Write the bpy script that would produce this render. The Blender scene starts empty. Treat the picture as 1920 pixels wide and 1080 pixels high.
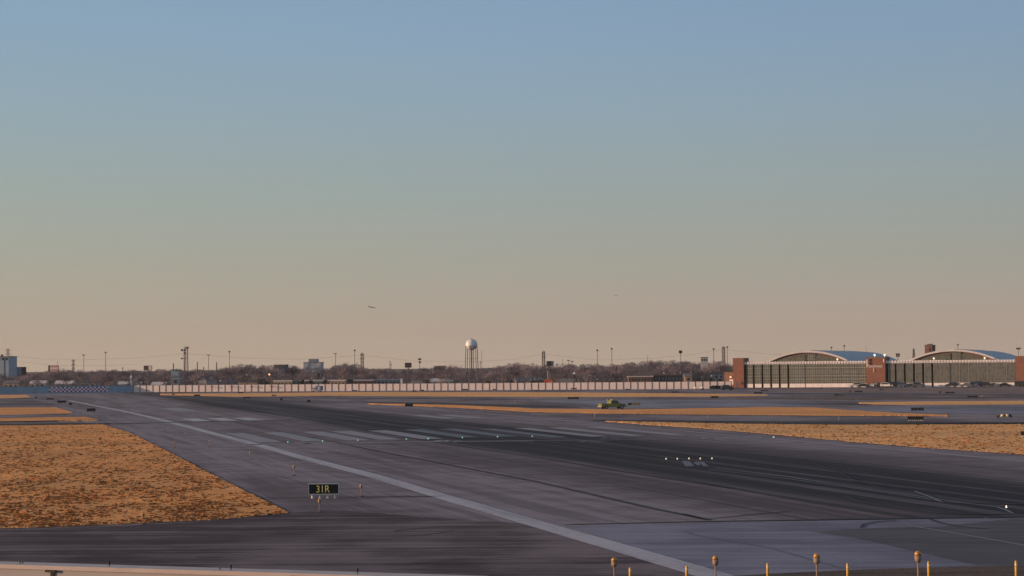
import bpy, math, random
from mathutils import Vector, Matrix, noise
random.seed(7)
S = bpy.context.scene
COL = S.collection
# ------------------------------------------------------------------ camera
f = 3654.; H = 10.; PITCH = math.atan(141/f); ROLL = .0087
cp, sp, cr, sr = math.cos(PITCH), math.sin(PITCH), math.cos(ROLL), math.sin(ROLL)
FW = Vector((0, cp, sp)); R0 = Vector((1, 0, 0)); U0 = Vector((0, -sp, cp))
RT = cr*R0 - sr*U0; UP = sr*R0 + cr*U0
cam = bpy.data.cameras.new('camera'); cam.sensor_width = 36; cam.lens = 36*f/1920
cam.clip_start = .5; cam.clip_end = 20000
co = bpy.data.objects.new('camera', cam); COL.objects.link(co); S.camera = co
M = Matrix((RT, UP, -FW)).transposed().to_4x4(); M.translation = (0, 0, H); co.matrix_world = M
# ------------------------------------------------------------------ sun + sky
SE = math.radians(7.2); SAZ = (-.9925, -.122)
TS = Vector((SAZ[0]*math.cos(SE), SAZ[1]*math.cos(SE), math.sin(SE))).normalized()
sl = bpy.data.lights.new('sun', 'SUN'); sl.energy = 5.0; sl.angle = math.radians(.5); sl.color = (1, .64, .41)
so = bpy.data.objects.new('sun', sl); COL.objects.link(so)
so.rotation_euler = TS.to_track_quat('Z', 'Y').to_euler()
W = bpy.data.worlds.new('World'); S.world = W; W.use_nodes = True
wn, wl = W.node_tree.nodes, W.node_tree.links; wn.clear()
def N(nt, t, **k):
    n = nt.nodes.new(t)
    for a, b in k.items(): setattr(n, a, b)
    return n
def srgb(r, g, b):
    def c(x):
        x /= 255.
        return x/12.92 if x <= .04045 else ((x+.055)/1.055)**2.4
    return (c(r), c(g), c(b), 1)
nt = W.node_tree
out = N(nt, 'ShaderNodeOutputWorld'); bg = N(nt, 'ShaderNodeBackground')
sky = N(nt, 'ShaderNodeTexSky'); sky.sky_type = 'NISHITA'; sky.sun_disc = False
sky.sun_elevation = SE; sky.sun_rotation = math.atan2(SAZ[0], SAZ[1]); sky.dust_density = 2.0; sky.air_density = 1.2
tc = N(nt, 'ShaderNodeTexCoord'); sx = N(nt, 'ShaderNodeSeparateXYZ')
wl.new(tc.outputs['Generated'], sx.inputs[0])
rp = N(nt, 'ShaderNodeValToRGB'); cr_ = rp.color_ramp
mr = N(nt, 'ShaderNodeMapRange'); mr.inputs[1].default_value = 0; mr.inputs[2].default_value = .25
wl.new(sx.outputs[2], mr.inputs[0]); wl.new(mr.outputs[0], rp.inputs[0])
stops = [(0, (181, 160, 141)), (.07, (175, 157, 140)), (.18, (164, 162, 148)), (.35, (152, 165, 163)), (.52, (142, 165, 179)), (.68, (134, 162, 187)), (1.0, (118, 152, 183))]
while len(cr_.elements) < len(stops): cr_.elements.new(.5)
for e, (p, c) in zip(cr_.elements, stops): e.position = p; e.color = srgb(*c)
# warm, brighter toward the sun's side of the sky
dp = N(nt, 'ShaderNodeVectorMath', operation='DOT_PRODUCT'); dp.inputs[1].default_value = (SAZ[0], SAZ[1], 0)
wl.new(tc.outputs['Generated'], dp.inputs[0])
az = N(nt, 'ShaderNodeMapRange'); az.inputs[1].default_value = -.53; az.inputs[2].default_value = 1.0
wl.new(dp.outputs['Value'], az.inputs[0])
azr = N(nt, 'ShaderNodeValToRGB')
for _ in range(3): azr.color_ramp.elements.new(.5)
for e, (p, c) in zip(azr.color_ramp.elements, [(0, (.86, .87, .90, 1)), (.10, (.93, .93, .95, 1)), (.267, (1, 1, 1, 1)), (.44, (1.06, 1.05, 1.01, 1)), (1, (2.3, 1.65, 1.0, 1))]): e.position = p; e.color = c
wl.new(az.outputs[0], azr.inputs[0])
mul = N(nt, 'ShaderNodeMix', data_type='RGBA', blend_type='MULTIPLY'); mul.inputs[0].default_value = 1
wl.new(rp.outputs[0], mul.inputs[6]); wl.new(azr.outputs[0], mul.inputs[7])
sk = N(nt, 'ShaderNodeMix', data_type='RGBA', blend_type='MULTIPLY'); sk.inputs[0].default_value = 1
sk.inputs[7].default_value = (.22, .20, .215, 1); wl.new(sky.outputs[0], sk.inputs[6])
m2 = N(nt, 'ShaderNodeMapRange'); m2.inputs[1].default_value = .22; m2.inputs[2].default_value = .5
wl.new(sx.outputs[2], m2.inputs[0])
mx = N(nt, 'ShaderNodeMix', data_type='RGBA')
wl.new(m2.outputs[0], mx.inputs[0]); wl.new(mul.outputs[2], mx.inputs[6]); wl.new(sk.outputs[2], mx.inputs[7])
wl.new(mx.outputs[2], bg.inputs[0]); bg.inputs[1].default_value = 1.0; wl.new(bg.outputs[0], out.inputs[0])
S.view_settings.view_transform = 'Standard'; S.view_settings.look = 'None'; S.view_settings.gamma = 1
S.view_settings.exposure = 0; S.view_settings.use_curve_mapping = False
S.cycles.volume_max_steps = 64; S.cycles.max_bounces = 4; S.cycles.transparent_max_bounces = 8
# ------------------------------------------------------------------ survey helpers
def ray(u, v): return FW + (u-960)/f*RT + (540-v)/f*UP
def G(u, v, z=0.):
    d = ray(u, v); t = (z-H)/d.z; return Vector((d.x*t, d.y*t, z))
def VH(u): return 681-.0087*(u-960)
def Wp(u, v, D):
    d = ray(u, v); t = D/d.y; return Vector((d.x*t, D, H+d.z*t))
RD = Vector((-.27143, .96246)); RP = Vector((.96246, .27143))   # along / across the runway
def AB(a, b, z=0): return Vector((RP.x*a+RD.x*b, RP.y*a+RD.y*b, z))
# ------------------------------------------------------------------ materials
MATS = {}
def mat(name, col, rough=.7, var=.0, scale=1.0, metal=0., emit=None, estr=0., bump=0., spec=.3):
    if name in MATS: return MATS[name]
    m = bpy.data.materials.new(name); m.use_nodes = True; t = m.node_tree; b = t.nodes['Principled BSDF']
    b.inputs['Roughness'].default_value = rough; b.inputs['Metallic'].default_value = metal
    b.inputs['Specular IOR Level'].default_value = spec
    c = tuple(col)+(1,) if len(col) == 3 else col
    b.inputs['Base Color'].default_value = c
    if var or bump:
        tcn = N(t, 'ShaderNodeTexCoord'); nz = N(t, 'ShaderNodeTexNoise'); nz.inputs['Scale'].default_value = scale; nz.inputs['Detail'].default_value = 5
        t.links.new(tcn.outputs['Object'], nz.inputs['Vector'])
        mrn = N(t, 'ShaderNodeMapRange'); mrn.inputs[1].default_value = .3; mrn.inputs[2].default_value = .7
        mrn.inputs[3].default_value = 1-var; mrn.inputs[4].default_value = 1+var
        t.links.new(nz.outputs[0], mrn.inputs[0])
        vm = N(t, 'ShaderNodeVectorMath', operation='SCALE'); vm.inputs[0].default_value = c[:3]
        t.links.new(mrn.outputs[0], vm.inputs['Scale']); t.links.new(vm.outputs[0], b.inputs['Base Color'])
        if bump:
            bp = N(t, 'ShaderNodeBump'); bp.inputs['Strength'].default_value = bump; t.links.new(nz.outputs[0], bp.inputs['Height']); t.links.new(bp.outputs[0], b.inputs['Normal'])
    if emit:
        b.inputs['Emission Color'].default_value = tuple(emit)+(1,); b.inputs['Emission Strength'].default_value = estr
    MATS[name] = m; return m
def math_n(t, op, a, b=None, c=None, clamp=False):
    n = N(t, 'ShaderNodeMath', operation=op); n.use_clamp = clamp
    for i, x in enumerate((a, b, c)):
        if x is None: continue
        if isinstance(x, (int, float)): n.inputs[i].default_value = x
        else: t.links.new(x, n.inputs[i])
    return n.outputs[0]
def stretched(t, vec, rot, scale, detail=4, rough=.55, off=0):
    mp = N(t, 'ShaderNodeMapping', vector_type='POINT'); mp.inputs['Rotation'].default_value = (0, 0, rot)
    t.links.new(vec, mp.inputs[0])
    m3 = N(t, 'ShaderNodeVectorMath', operation='MULTIPLY'); m3.inputs[1].default_value = scale; t.links.new(mp.outputs[0], m3.inputs[0])
    m4 = N(t, 'ShaderNodeVectorMath', operation='ADD'); m4.inputs[1].default_value = (off, off*1.7, 0); t.links.new(m3.outputs[0], m4.inputs[0])
    nz = N(t, 'ShaderNodeTexNoise'); nz.inputs['Scale'].default_value = 1; nz.inputs['Detail'].default_value = detail; nz.inputs['Roughness'].default_value = rough
    t.links.new(m4.outputs[0], nz.inputs['Vector']); return nz.outputs[0], mp.outputs[0]
RROT = -math.atan2(RP.y, RP.x)
def mixc(t, fac, A, B):
    n = N(t, 'ShaderNodeMix', data_type='RGBA')
    for i, x in ((0, fac), (6, A), (7, B)):
        if isinstance(x, tuple): n.inputs[i].default_value = x
        elif isinstance(x, (int, float)): n.inputs[i].default_value = x
        else: t.links.new(x, n.inputs[i])
    return n.outputs[2]
def ramp(t, x, lo, hi, a=0., b=1.):
    n = N(t, 'ShaderNodeMapRange', interpolation_type='SMOOTHSTEP'); n.inputs[1].default_value = lo; n.inputs[2].default_value = hi
    n.inputs[3].default_value = a; n.inputs[4].default_value = b; t.links.new(x, n.inputs[0]); return n.outputs[0]
def pavement(name, dark, light, rot, rubber=False, streak=.35, rough=.62, sc=(1.0, .012), slabs=0., spec=.35):
    m = bpy.data.materials.new(name); m.use_nodes = True; t = m.node_tree; b = t.nodes['Principled BSDF']
    tcn = N(t, 'ShaderNodeTexCoord'); vec = tcn.outputs['Object']
    big, _ = stretched(t, vec, rot, (.05, .012, 0), 3)
    s1, mv = stretched(t, vec, rot, (sc[0]*.45, sc[1], 0), 5, .65, 3.1)
    s2, _ = stretched(t, vec, rot, (sc[0]*2.2, sc[1]*2.5, 0), 4, .7, 9.1)
    grain, _ = stretched(t, vec, rot, (5, 5, 5), 3)
    pt, _ = stretched(t, vec, rot, (.16, .22, 0), 4, .6, 41)
    k = math_n(t, 'MULTIPLY_ADD', ramp(t, big, .38, .62), .3, math_n(t, 'MULTIPLY_ADD', ramp(t, s1, .38, .62), .28, math_n(t, 'MULTIPLY_ADD', ramp(t, s2, .38, .62), .2, math_n(t, 'MULTIPLY', ramp(t, pt, .38, .62), .22))))
    k = ramp(t, k, .12, .88)
    colr = mixc(t, k, dark+(1,), light+(1,))
    # sparse dark streaks (tyre marks)
    st = ramp(t, s2, .56, .72, 0, streak); colr = mixc(t, st, colr, (dark[0]*.45, dark[1]*.45, dark[2]*.5, 1))
    st2 = ramp(t, s1, .57, .66, 0, streak*.8); colr = mixc(t, st2, colr, (dark[0]*.5, dark[1]*.5, dark[2]*.55, 1))
    sep = N(t, 'ShaderNodeSeparateXYZ'); t.links.new(mv, sep.inputs[0]); A, B = sep.outputs[0], sep.outputs[1]
    if slabs:
        for ax, s in ((A, slabs), (B, slabs)):
            fr = math_n(t, 'FRACT', math_n(t, 'DIVIDE', ax, s)); j = math_n(t, 'LESS_THAN', fr, .12/slabs)
            colr = mixc(t, math_n(t, 'MULTIPLY', j, .35), colr, (dark[0]*.4, dark[1]*.4, dark[2]*.4, 1))
    if rubber:
        warp, _ = stretched(t, vec, rot, (.05, .006, 0), 3, .5, 17)
        aa = math_n(t, 'MULTIPLY_ADD', math_n(t, 'SUBTRACT', warp, .5), 9., A)
        m1 = ramp(t, aa, 57, 62); m1b = ramp(t, aa, 78, 87, 1, 0); band = math_n(t, 'MULTIPLY', m1, m1b)
        fin, _ = stretched(t, vec, rot, (.55, .0035, 0), 5, .75, 31)
        band = math_n(t, 'MULTIPLY', band, ramp(t, fin, .34, .54, .38, 1.0))
        band = math_n(t, 'MULTIPLY', band, ramp(t, B, 480, 730, 1, .75))
        colr = mixc(t, math_n(t, 'MULTIPLY', band, .97), colr, (.008, .013, .024, 1))
        # broader greyed wheel zones either side
        z1 = math_n(t, 'MULTIPLY', ramp(t, aa, 44, 58), ramp(t, aa, 86, 99, 1, 0))
        z1 = math_n(t, 'MULTIPLY', z1, ramp(t, fin, .3, .6, .35, .95))
        z1 = math_n(t, 'MULTIPLY', z1, ramp(t, B, 240, 330, 1, .35))
        colr = mixc(t, math_n(t, 'MULTIPLY', z1, .55), colr, (.028, .027, .032, 1))
        for a0, b0, w, s in ((58.2, 95, .35, .85), (88.5, 95, .3, .5), (51.5, 95, .25, .45), (62.5, 95, .4, .6), (95, 95, .22, .4), (47.6, 95, .18, .3), (82, 95, .35, .7), (74.5, 95, .4, .7), (78.4, 95, .4, .7), (70.2, 95, .3, .6)):
            wv, _ = stretched(t, vec, rot, (.0, .011, 0), 2, .5, a0)
            dd = math_n(t, 'ABSOLUTE', math_n(t, 'SUBTRACT', math_n(t, 'MULTIPLY_ADD', math_n(t, 'SUBTRACT', wv, .5), 2.6, A), a0))
            ln = ramp(t, dd, w*.3, w*1.3, s, 0); ln = math_n(t, 'MULTIPLY', ln, ramp(t, wv, .35, .55, .25, 1))
            colr = mixc(t, ln, colr, (.012, .013, .018, 1))
    gr = math_n(t, 'MULTIPLY_ADD', ramp(t, grain, .3, .7), .16, .92)
    vm = N(t, 'ShaderNodeVectorMath', operation='SCALE'); t.links.new(colr, vm.inputs[0]); t.links.new(gr, vm.inputs['Scale'])
    t.links.new(vm.outputs[0], b.inputs['Base Color']); b.inputs['Roughness'].default_value = rough; b.inputs['Specular IOR Level'].default_value = spec
    bp = N(t, 'ShaderNodeBump'); bp.inputs['Strength'].default_value = .1; bp.inputs['Distance'].default_value = .02; t.links.new(grain, bp.inputs['Height']); t.links.new(bp.outputs[0], b.inputs['Normal'])
    return m
def grassmat(name, c1, c2, c3):
    m = bpy.data.materials.new(name); m.use_nodes = True; t = m.node_tree; b = t.nodes['Principled BSDF']
    tcn = N(t, 'ShaderNodeTexCoord'); vec = tcn.outputs['Object']
    n1, _ = stretched(t, vec, 0, (.035, .03, 0), 4); n2, _ = stretched(t, vec, .1, (.35, .45, 0), 5, .7, 5); n3, _ = stretched(t, vec, 0, (5, 3, 0), 3, .6, 2)
    col = mixc(t, ramp(t, n1, .35, .65), c1+(1,), c2+(1,)); col = mixc(t, ramp(t, n2, .48, .66, 0, .6), col, c3+(1,))
    n4, _ = stretched(t, vec, .05, (.35, 1.5, 0), 4, .75, 8); n5, _ = stretched(t, vec, 0, (.12, .16, 0), 3, .6, 12)
    col = mixc(t, math_n(t, 'MULTIPLY', ramp(t, n4, .56, .68, 0, .95), ramp(t, n5, .38, .6, .15, 1)), col, (c3[0]*.28, c3[1]*.3, c3[2]*.4, 1))  # dark streaks painted in as small shadows among the grass
    n7, _ = stretched(t, vec, .04, (.012, .55, 0), 3, .6, 51)
    col = mixc(t, ramp(t, n7, .5, .64, 0, .4), col, c3+(1,))
    n6, _ = stretched(t, vec, .3, (.012, .05, 0), 4, .6, 23)
    col = mixc(t, ramp(t, n6, .46, .62, 0, .38), col, (c2[0]*.62, c2[1]*.72, c2[2]*.95, 1))
    vm = N(t, 'ShaderNodeVectorMath', operation='SCALE'); t.links.new(col, vm.inputs[0]); t.links.new(ramp(t, n3, .3, .7, .72, 1.25), vm.inputs['Scale'])
    t.links.new(vm.outputs[0], b.inputs['Base Color']); b.inputs['Roughness'].default_value = .95; b.inputs['Specular IOR Level'].default_value = .1
    bp = N(t, 'ShaderNodeBump'); bp.inputs['Strength'].default_value = .35; bp.inputs['Distance'].default_value = .04; t.links.new(n3, bp.inputs['Height'])
    bp2 = N(t, 'ShaderNodeBump'); bp2.inputs['Strength'].default_value = .35; bp2.inputs['Distance'].default_value = .1; t.links.new(n2, bp2.inputs['Height']); t.links.new(bp.outputs[0], bp2.inputs['Normal']); t.links.new(bp2.outputs[0], b.inputs['Normal'])
    return m
# ------------------------------------------------------------------ mesh helpers
class MB:
    def __init__(s): s.v = []; s.f = []; s.mi = []; s.k = 0
    def poly(s, pts):
        i = len(s.v); s.v += [tuple(p) for p in pts]; s.f.append(tuple(range(i, i+len(pts)))); s.mi.append(s.k); return s
    def quads(s, v, fs):
        i = len(s.v); s.v += [tuple(p) for p in v]
        for q in fs: s.f.append(tuple(i+j for j in q)); s.mi.append(s.k)
        return s
    def box(s, x0, x1, y0, y1, z0, z1, bev=0):
        if bev:
            b = bev; P = [(x0+b, y0), (x1-b, y0), (x1, y0+b), (x1, y1-b), (x1-b, y1), (x0+b, y1), (x0, y1-b), (x0, y0+b)]
            return s.prism(P, z0, z1)
        v = [(x, y, z) for z in (z0, z1) for y in (y0, y1) for x in (x0, x1)]
        return s.quads(v, [(0, 2, 3, 1), (4, 5, 7, 6), (0, 1, 5, 4), (2, 6, 7, 3), (0, 4, 6, 2), (1, 3, 7, 5)])
    def prism(s, P, z0, z1):
        n = len(P); v = [(x, y, z0) for x, y in P]+[(x, y, z1) for x, y in P]
        return s.quads(v, [tuple(range(n-1, -1, -1)), tuple(range(n, 2*n))]+[(i, (i+1) % n, n+(i+1) % n, n+i) for i in range(n)])
    def prism_y(s, P, y0, y1):       # outline in x,z pushed along y
        n = len(P); v = [(x, y0, z) for x, z in P]+[(x, y1, z) for x, z in P]
        return s.quads(v, [tuple(range(n)), tuple(range(2*n-1, n-1, -1))]+[(i, n+i, n+(i+1) % n, (i+1) % n) for i in range(n)])
    def tube(s, p, q, r0, r1=None, n=8, cap=True):
        p = Vector(p); q = Vector(q); r1 = r0 if r1 is None else r1; d = (q-p)
        if d.length < 1e-6: return s
        d.normalize(); a = d.orthogonal().normalized(); b = d.cross(a); v = []
        for c, r in ((p, r0), (q, r1)):
            for i in range(n):
                t = 2*math.pi*i/n; v.append(c+a*math.cos(t)*r+b*math.sin(t)*r)
        fs = [(i, (i+1) % n, n+(i+1) % n, n+i) for i in range(n)]
        if cap: fs += [tuple(range(n-1, -1, -1)), tuple(range(n, 2*n))]
        return s.quads(v, fs)
    def lathe(s, prof, n=16, cx=0, cy=0):
        v = []
        for r, z in prof:
            for i in range(n): t = 2*math.pi*i/n; v.append((cx+r*math.cos(t), cy+r*math.sin(t), z))
        fs = []
        for j in range(len(prof)-1):
            for i in range(n): fs.append((j*n+i, j*n+(i+1) % n, (j+1)*n+(i+1) % n, (j+1)*n+i))
        fs += [tuple(range(n-1, -1, -1)), tuple(range((len(prof)-1)*n, len(prof)*n))]
        return s.quads(v, fs)
    def build(s, name, mats, parent=None, smooth=False, **tags):
        me = bpy.data.meshes.new(name); me.from_pydata(s.v, [], s.f)
        if not isinstance(mats, (list, tuple)): mats = [mats]
        for m in mats: me.materials.append(m)
        if len(mats) > 1: me.polygons.foreach_set('material_index', s.mi)
        if smooth: me.polygons.foreach_set('use_smooth', [True]*len(me.polygons))
        me.update()
        o = bpy.data.objects.new(name, me); COL.objects.link(o); o.parent = parent
        for k, x in tags.items(): o[k] = x
        return o
def thing(name, label, cat, loc=(0, 0, 0), rz=0, group=None):
    o = bpy.data.objects.new(name, None); COL.objects.link(o); o.location = loc; o.rotation_euler = (0, 0, rz)
    o['label'] = label; o['category'] = cat
    if group: o['group'] = group
    o.empty_display_size = .3
    return o
def copy_tree(o, parent=None):
    c = o.copy(); COL.objects.link(c); c.parent = parent
    for ch in list(o.children): copy_tree(ch, c)
    return c
def clone(o, loc, rz, label, group=None, sc=None):
    c = copy_tree(o); c.location = loc; c.rotation_euler = (0, 0, rz); c['label'] = label
    if group: c['group'] = group
    if sc is not None: c.scale = sc if isinstance(sc, tuple) else (sc,)*3
    return c
# ------------------------------------------------------------------ ground
def sheet(name, pts, z, m, **k):
    mb = MB(); mb.poly([(p[0], p[1], z) for p in pts]); return mb.build(name, m, kind='structure', **k)
def psheet(name, pix, z, m): return sheet(name, [G(u, v) for u, v in pix], z, m)
dirt = grassmat('dry_ground', (.16, .11, .075), (.12, .09, .07), (.07, .055, .05))
sheet('ground', [(-3800, -600), (3800, -600), (3800, 4200), (-3800, 4200)], 0, dirt)
apronM = pavement('apron_asphalt', (.085, .07, .077), (.245, .217, .235), 0.03, streak=.6, sc=(.003, .045), rough=.9, spec=.12)
# swap: streaks on aprons run across the view
wall_line = [G(-60, 739.5), G(250, 735.6), G(1372, 728.6), G(1500, 727), G(2100, 724)]
sheet('airfield_pavement', [(-420, 30), (320, 30), (320, 600)]+[tuple(p[:2]) for p in reversed(wall_line)]+[(-420, 700)], .02, apronM)
rwM = pavement('runway_asphalt', (.12, .099, .112), (.262, .228, .256), RROT, rubber=True, streak=.6, rough=.9, spec=.10, sc=(.5, .008))
rb = MB(); rb.poly([AB(21.2, 60, .026), AB(106, 60, .026), AB(106, 770, .026), AB(21.2, 770, .026)])
rb.build('runway', rwM, kind='structure')
taxM = pavement('taxiway_asphalt', (.05, .036, .042), (.20, .165, .178), 0.012, streak=.8, sc=(.008, .42), rough=.9, spec=.1)
psheet('taxiway', [(-60, 996), (250, 986), (420, 976), (541, 962), (610, 957), (700, 962), (860, 975), (990, 983), (1040, 990), (1330, 1086), (1330, 1150), (-60, 1180)], .032, taxM)
slabM = pavement('concrete_slab', (.115, .117, .16), (.235, .235, .295), 0.03, streak=.4, sc=(.02, .3), rough=.85, slabs=0, spec=.12)
psheet('concrete_apron', [(1068, 987), (1300, 981.5), (1500, 978), (1700, 974.5), (1980, 971), (1980, 1066), (1720, 1070), (1440, 1078), (1345, 1084), (1338, 1081)], .032, slabM)
darkM = pavement('asphalt_patch', (.08, .08, .095), (.14, .135, .155), 0.03, streak=.4, sc=(.02, .3), rough=.9, spec=.1)
psheet('asphalt_patch', [(1525, 997.5), (1650, 991), (1760, 988), (1900, 974), (1980, 973), (1980, 1062), (1830, 1061), (1715, 1035), (1660, 1022), (1595, 1008)], .038, darkM)
sheenM = pavement('sky_sheen_pavement', (.10, .10, .125), (.24, .245, .30), 0.02, streak=.4, sc=(.003, .06), rough=.8, spec=.2)  # blue of the reflected sky painted into the pavement colour
psheet('taxiway_patch', [(1590, 768), (1640, 761.5), (1760, 760.3), (1990, 759.6), (1990, 779), (1850, 776), (1700, 773)], .03, sheenM)
psheet('taxiway_patch', [(1000, 751), (1200, 749.5), (1400, 751), (1560, 756), (1500, 762), (1300, 764), (1190, 765), (1060, 757)], .03, sheenM)
psheet('taxiway_patch', [(1100, 778.5), (1300, 779), (1600, 781.5), (1700, 783), (1560, 788), (1320, 787.5), (1130, 785)], .03, apronM)
warmM = pavement('warm_apron', (.15, .105, .095), (.25, .18, .16), 0.02, streak=.4, sc=(.003, .06), rough=.9, spec=.1)
psheet('hangar_apron', [(1390, 729.5), (1600, 728.6), (1990, 726.6), (1990, 739), (1760, 737), (1600, 735.5), (1440, 733.5)], .034, warmM)
edgeM = grassmat('gravel_verge', (.13, .095, .075), (.09, .07, .06), (.055, .045, .042))
psheet('gravel_verge', [(880, 1096), (1345, 1083.5), (1440, 1077.5), (1600, 1070), (1800, 1064), (1990, 1061), (2060, 1180), (860, 1180)], .044, edgeM)
# raised turf
turfM = grassmat('dry_turf', (.86, .385, .125), (.74, .33, .11), (.50, .22, .085))
paleM = grassmat('pale_dry_turf', (.90, .46, .175), (.80, .41, .155), (.58, .30, .13))
def inside(x, y, P):
    c = False; j = len(P)-1
    for i in range(len(P)):
        if (P[i][1] > y) != (P[j][1] > y) and x < (P[j][0]-P[i][0])*(y-P[i][1])/(P[j][1]-P[i][1])+P[i][0]: c = not c
        j = i
    return c
RUTS = [[G(u, v) for u, v in q] for q in ([(45, 852), (56, 885), (68, 920), (76, 960), (84, 988)], [(130, 862), (150, 890), (175, 925), (195, 965)], [(212, 860), (235, 885), (262, 920), (300, 960)])]
def rut(p):
    if p.y > 270 or p.x > -20: return 0
    best = 9
    for q in RUTS:
        for a, b in zip(q, q[1:]):
            d = b-a; t = max(0, min(1, (p-a).dot(d)/d.length_squared)); best = min(best, (p-a-d*t).length)
    return .14*max(0, 1-best/.55)
def turf(name, pix, m, nu, nv, amp, lip=.12, tufts=0, label=None):
    """raised turf: a lumpy grid between the upper and lower outlines, with a lip of real height"""
    up, lo = pix
    def at(poly, u):
        for (a, b), (c, d) in zip(poly, poly[1:]):
            if a <= u <= c: return b+(d-b)*(u-a)/(c-a+1e-9)
        return poly[0][1] if u < poly[0][0] else poly[-1][1]
    u0 = max(up[0][0], lo[0][0]); u1 = min(up[-1][0], lo[-1][0]); V = []; Fc = []
    for i in range(nu+1):
        u = u0+(u1-u0)*i/nu
        va, vb = at(up, u), at(lo, u)
        jit = noise.noise(Vector((u*.11, 3.3, 0)))*.5+noise.noise(Vector((u*.5, 1.3, 0)))*.35
        fr = noise.noise(Vector((u*1.3, 7.7, 0)))*.7
        vb += (jit+fr)*1.3*min(1., max(.12, (vb-740)/120)); va += (jit*.4+fr*1.2)*min(1., max(.1, (va-760)/80))
        for j in range(nv+1):
            t = j/nv
            # even spacing in distance
            ha, hb = 1/(va-VH(u)), 1/(vb-VH(u)); vv = VH(u)+1/(ha+(hb-ha)*t)
            p = G(u, vv)
            e = min(i, nu-i, j, nv-j)
            amp_ = amp*.42; h = lip-rut(p)+amp_*(noise.noise(Vector((p.x*.9, p.y*.5, 0)))*.6+noise.noise(Vector((p.x*2.9, p.y*1.7, 4)))*.5+noise.noise(Vector((p.x*.14, p.y*.1, 9)))*.9)
            V.append((p.x, p.y, .02 if e == 0 else max(.07, h)))
    for i in range(nu):
        for j in range(nv):
            a = i*(nv+1)+j; Fc.append((a, a+1, a+nv+2, a+nv+1))
    mb = MB(); mb.v = V; mb.f = Fc; mb.mi = [0]*len(Fc)
    o = mb.build(name, m, kind='structure')
    if tufts:
        rnd = random.Random(3+nu); tb = MB(); P = [(u, v) for u, v in up]+[(u, v) for u, v in reversed(lo)]
        us = [p[0] for p in P]; vs = [p[1] for p in P]; n = 0
        while n < tufts:
            u = rnd.uniform(min(us), max(us)); v = rnd.uniform(min(vs), max(vs))
            if not inside(u, v, P): continue
            p = G(u, v); n += 1
            den = noise.noise(Vector((p.x*.25, p.y*.12, 2)))+noise.noise(Vector((p.x*1.3, p.y*.6, 2)))*.5
            if rnd.random() > .55+den*.9: continue
            s = rnd.uniform(.0, .05)*(1 if p.y < 220 else 1.3); w = rnd.uniform(.15, .6)
            for _ in range(2):
                a = rnd.uniform(0, math.pi); dx, dy = math.cos(a)*w, math.sin(a)*w; lx, ly = rnd.uniform(-.08, .08), rnd.uniform(-.08, .08)
                tb.poly([(p.x-dx*.5, p.y-dy*.5, .05), (p.x+dx*.5, p.y+dy*.5, .05), (p.x+dx*.3+lx, p.y+dy*.3+ly, .1+s*rnd.uniform(.6, 1)), (p.x-dx*.3+lx, p.y-dy*.3+ly, .1+s)])
        tb.build('dry_grass_tufts', grassmat('tuft_blades', (.40, .19, .075), (.34, .16, .065), (.23, .115, .055)), kind='stuff', label=label or 'dry tufts of straw coloured winter grass', category='grass')
    return o
turf('grass_field', ([(-60, 797), (0, 797.5), (120, 797), (192, 796), (240, 810), (330, 855), (430, 907), (500, 942), (541, 962)],
                     [(-60, 994), (0, 992), (150, 987), (300, 980), (420, 974), (500, 967), (530, 964.5), (541, 963)]), turfM, 330, 250, .15, .055, 13000, 'dry tufts of orange winter grass on the left field beside the runway')
turf('grass_strip', ([(-60, 785), (0, 785), (90, 782.5), (160, 782), (186, 788)], [(-60, 791.5), (0, 791.5), (120, 790.5), (180, 789.5), (186, 789)]), turfM, 60, 14, .12, .12)
turf('grass_strip', ([(-60, 765), (0, 765), (60, 763.8), (105, 764.5), (138, 774)], [(-60, 778), (0, 778), (100, 776), (138, 775)]), turfM, 60, 24, .12, .12)
turf('grass_strip', ([(-60, 741), (0, 740.5), (48, 740.5), (58, 744)], [(-60, 748), (0, 747), (40, 746), (58, 745)]), paleM, 30, 12, .12, .12)
turf('grass_strip', ([(300, 738.5), (470, 737.5), (640, 735.5), (1000, 735.3), (1330, 738.5), (1440, 740)], [(300, 741), (440, 744), (620, 742), (1000, 744.5), (1330, 744), (1440, 742)]), paleM, 300, 18, .15, .12)
turf('grass_strip', ([(1380, 746.5), (1600, 746), (1920, 744), (1990, 744)], [(1380, 748), (1600, 750), (1920, 747), (1990, 747)]), dirt, 100, 8, .15, .12)
turf('grass_strip', ([(1610, 755), (1700, 753.5), (1920, 751.5), (1990, 751.5)], [(1610, 758), (1700, 759.5), (1920, 758.5), (1990, 758)]), paleM, 100, 12, .15, .12)
turf('grass_strip', ([(690, 757), (850, 760), (1000, 766.5), (1166, 768.5), (1320, 766), (1417, 764), (1517, 764), (1600, 770), (1683, 775), (1780, 779)],
                     [(690, 758), (850, 764.5), (1000, 773), (1140, 776), (1300, 777.5), (1600, 780), (1700, 780.5), (1780, 781)]), turfM, 260, 26, .15, .12)
turf('grass_field', ([(1135, 789.5), (1200, 791), (1330, 794), (1500, 796), (1700, 796.5), (1990, 795.5)],
                     [(1135, 790.5), (1200, 796), (1317, 803.5), (1450, 815), (1600, 829), (1760, 842), (1920, 852.5), (1990, 858)]), paleM, 330, 70, .15, .05, 4000, 'pale dry grass tufts on the right infield beside the runway')
fringeM = mat('turf_lip_shade', (.05, .035, .03), .9, .5, .9)  # shade at the foot of the turf lip, painted as a dark ribbon
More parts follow.
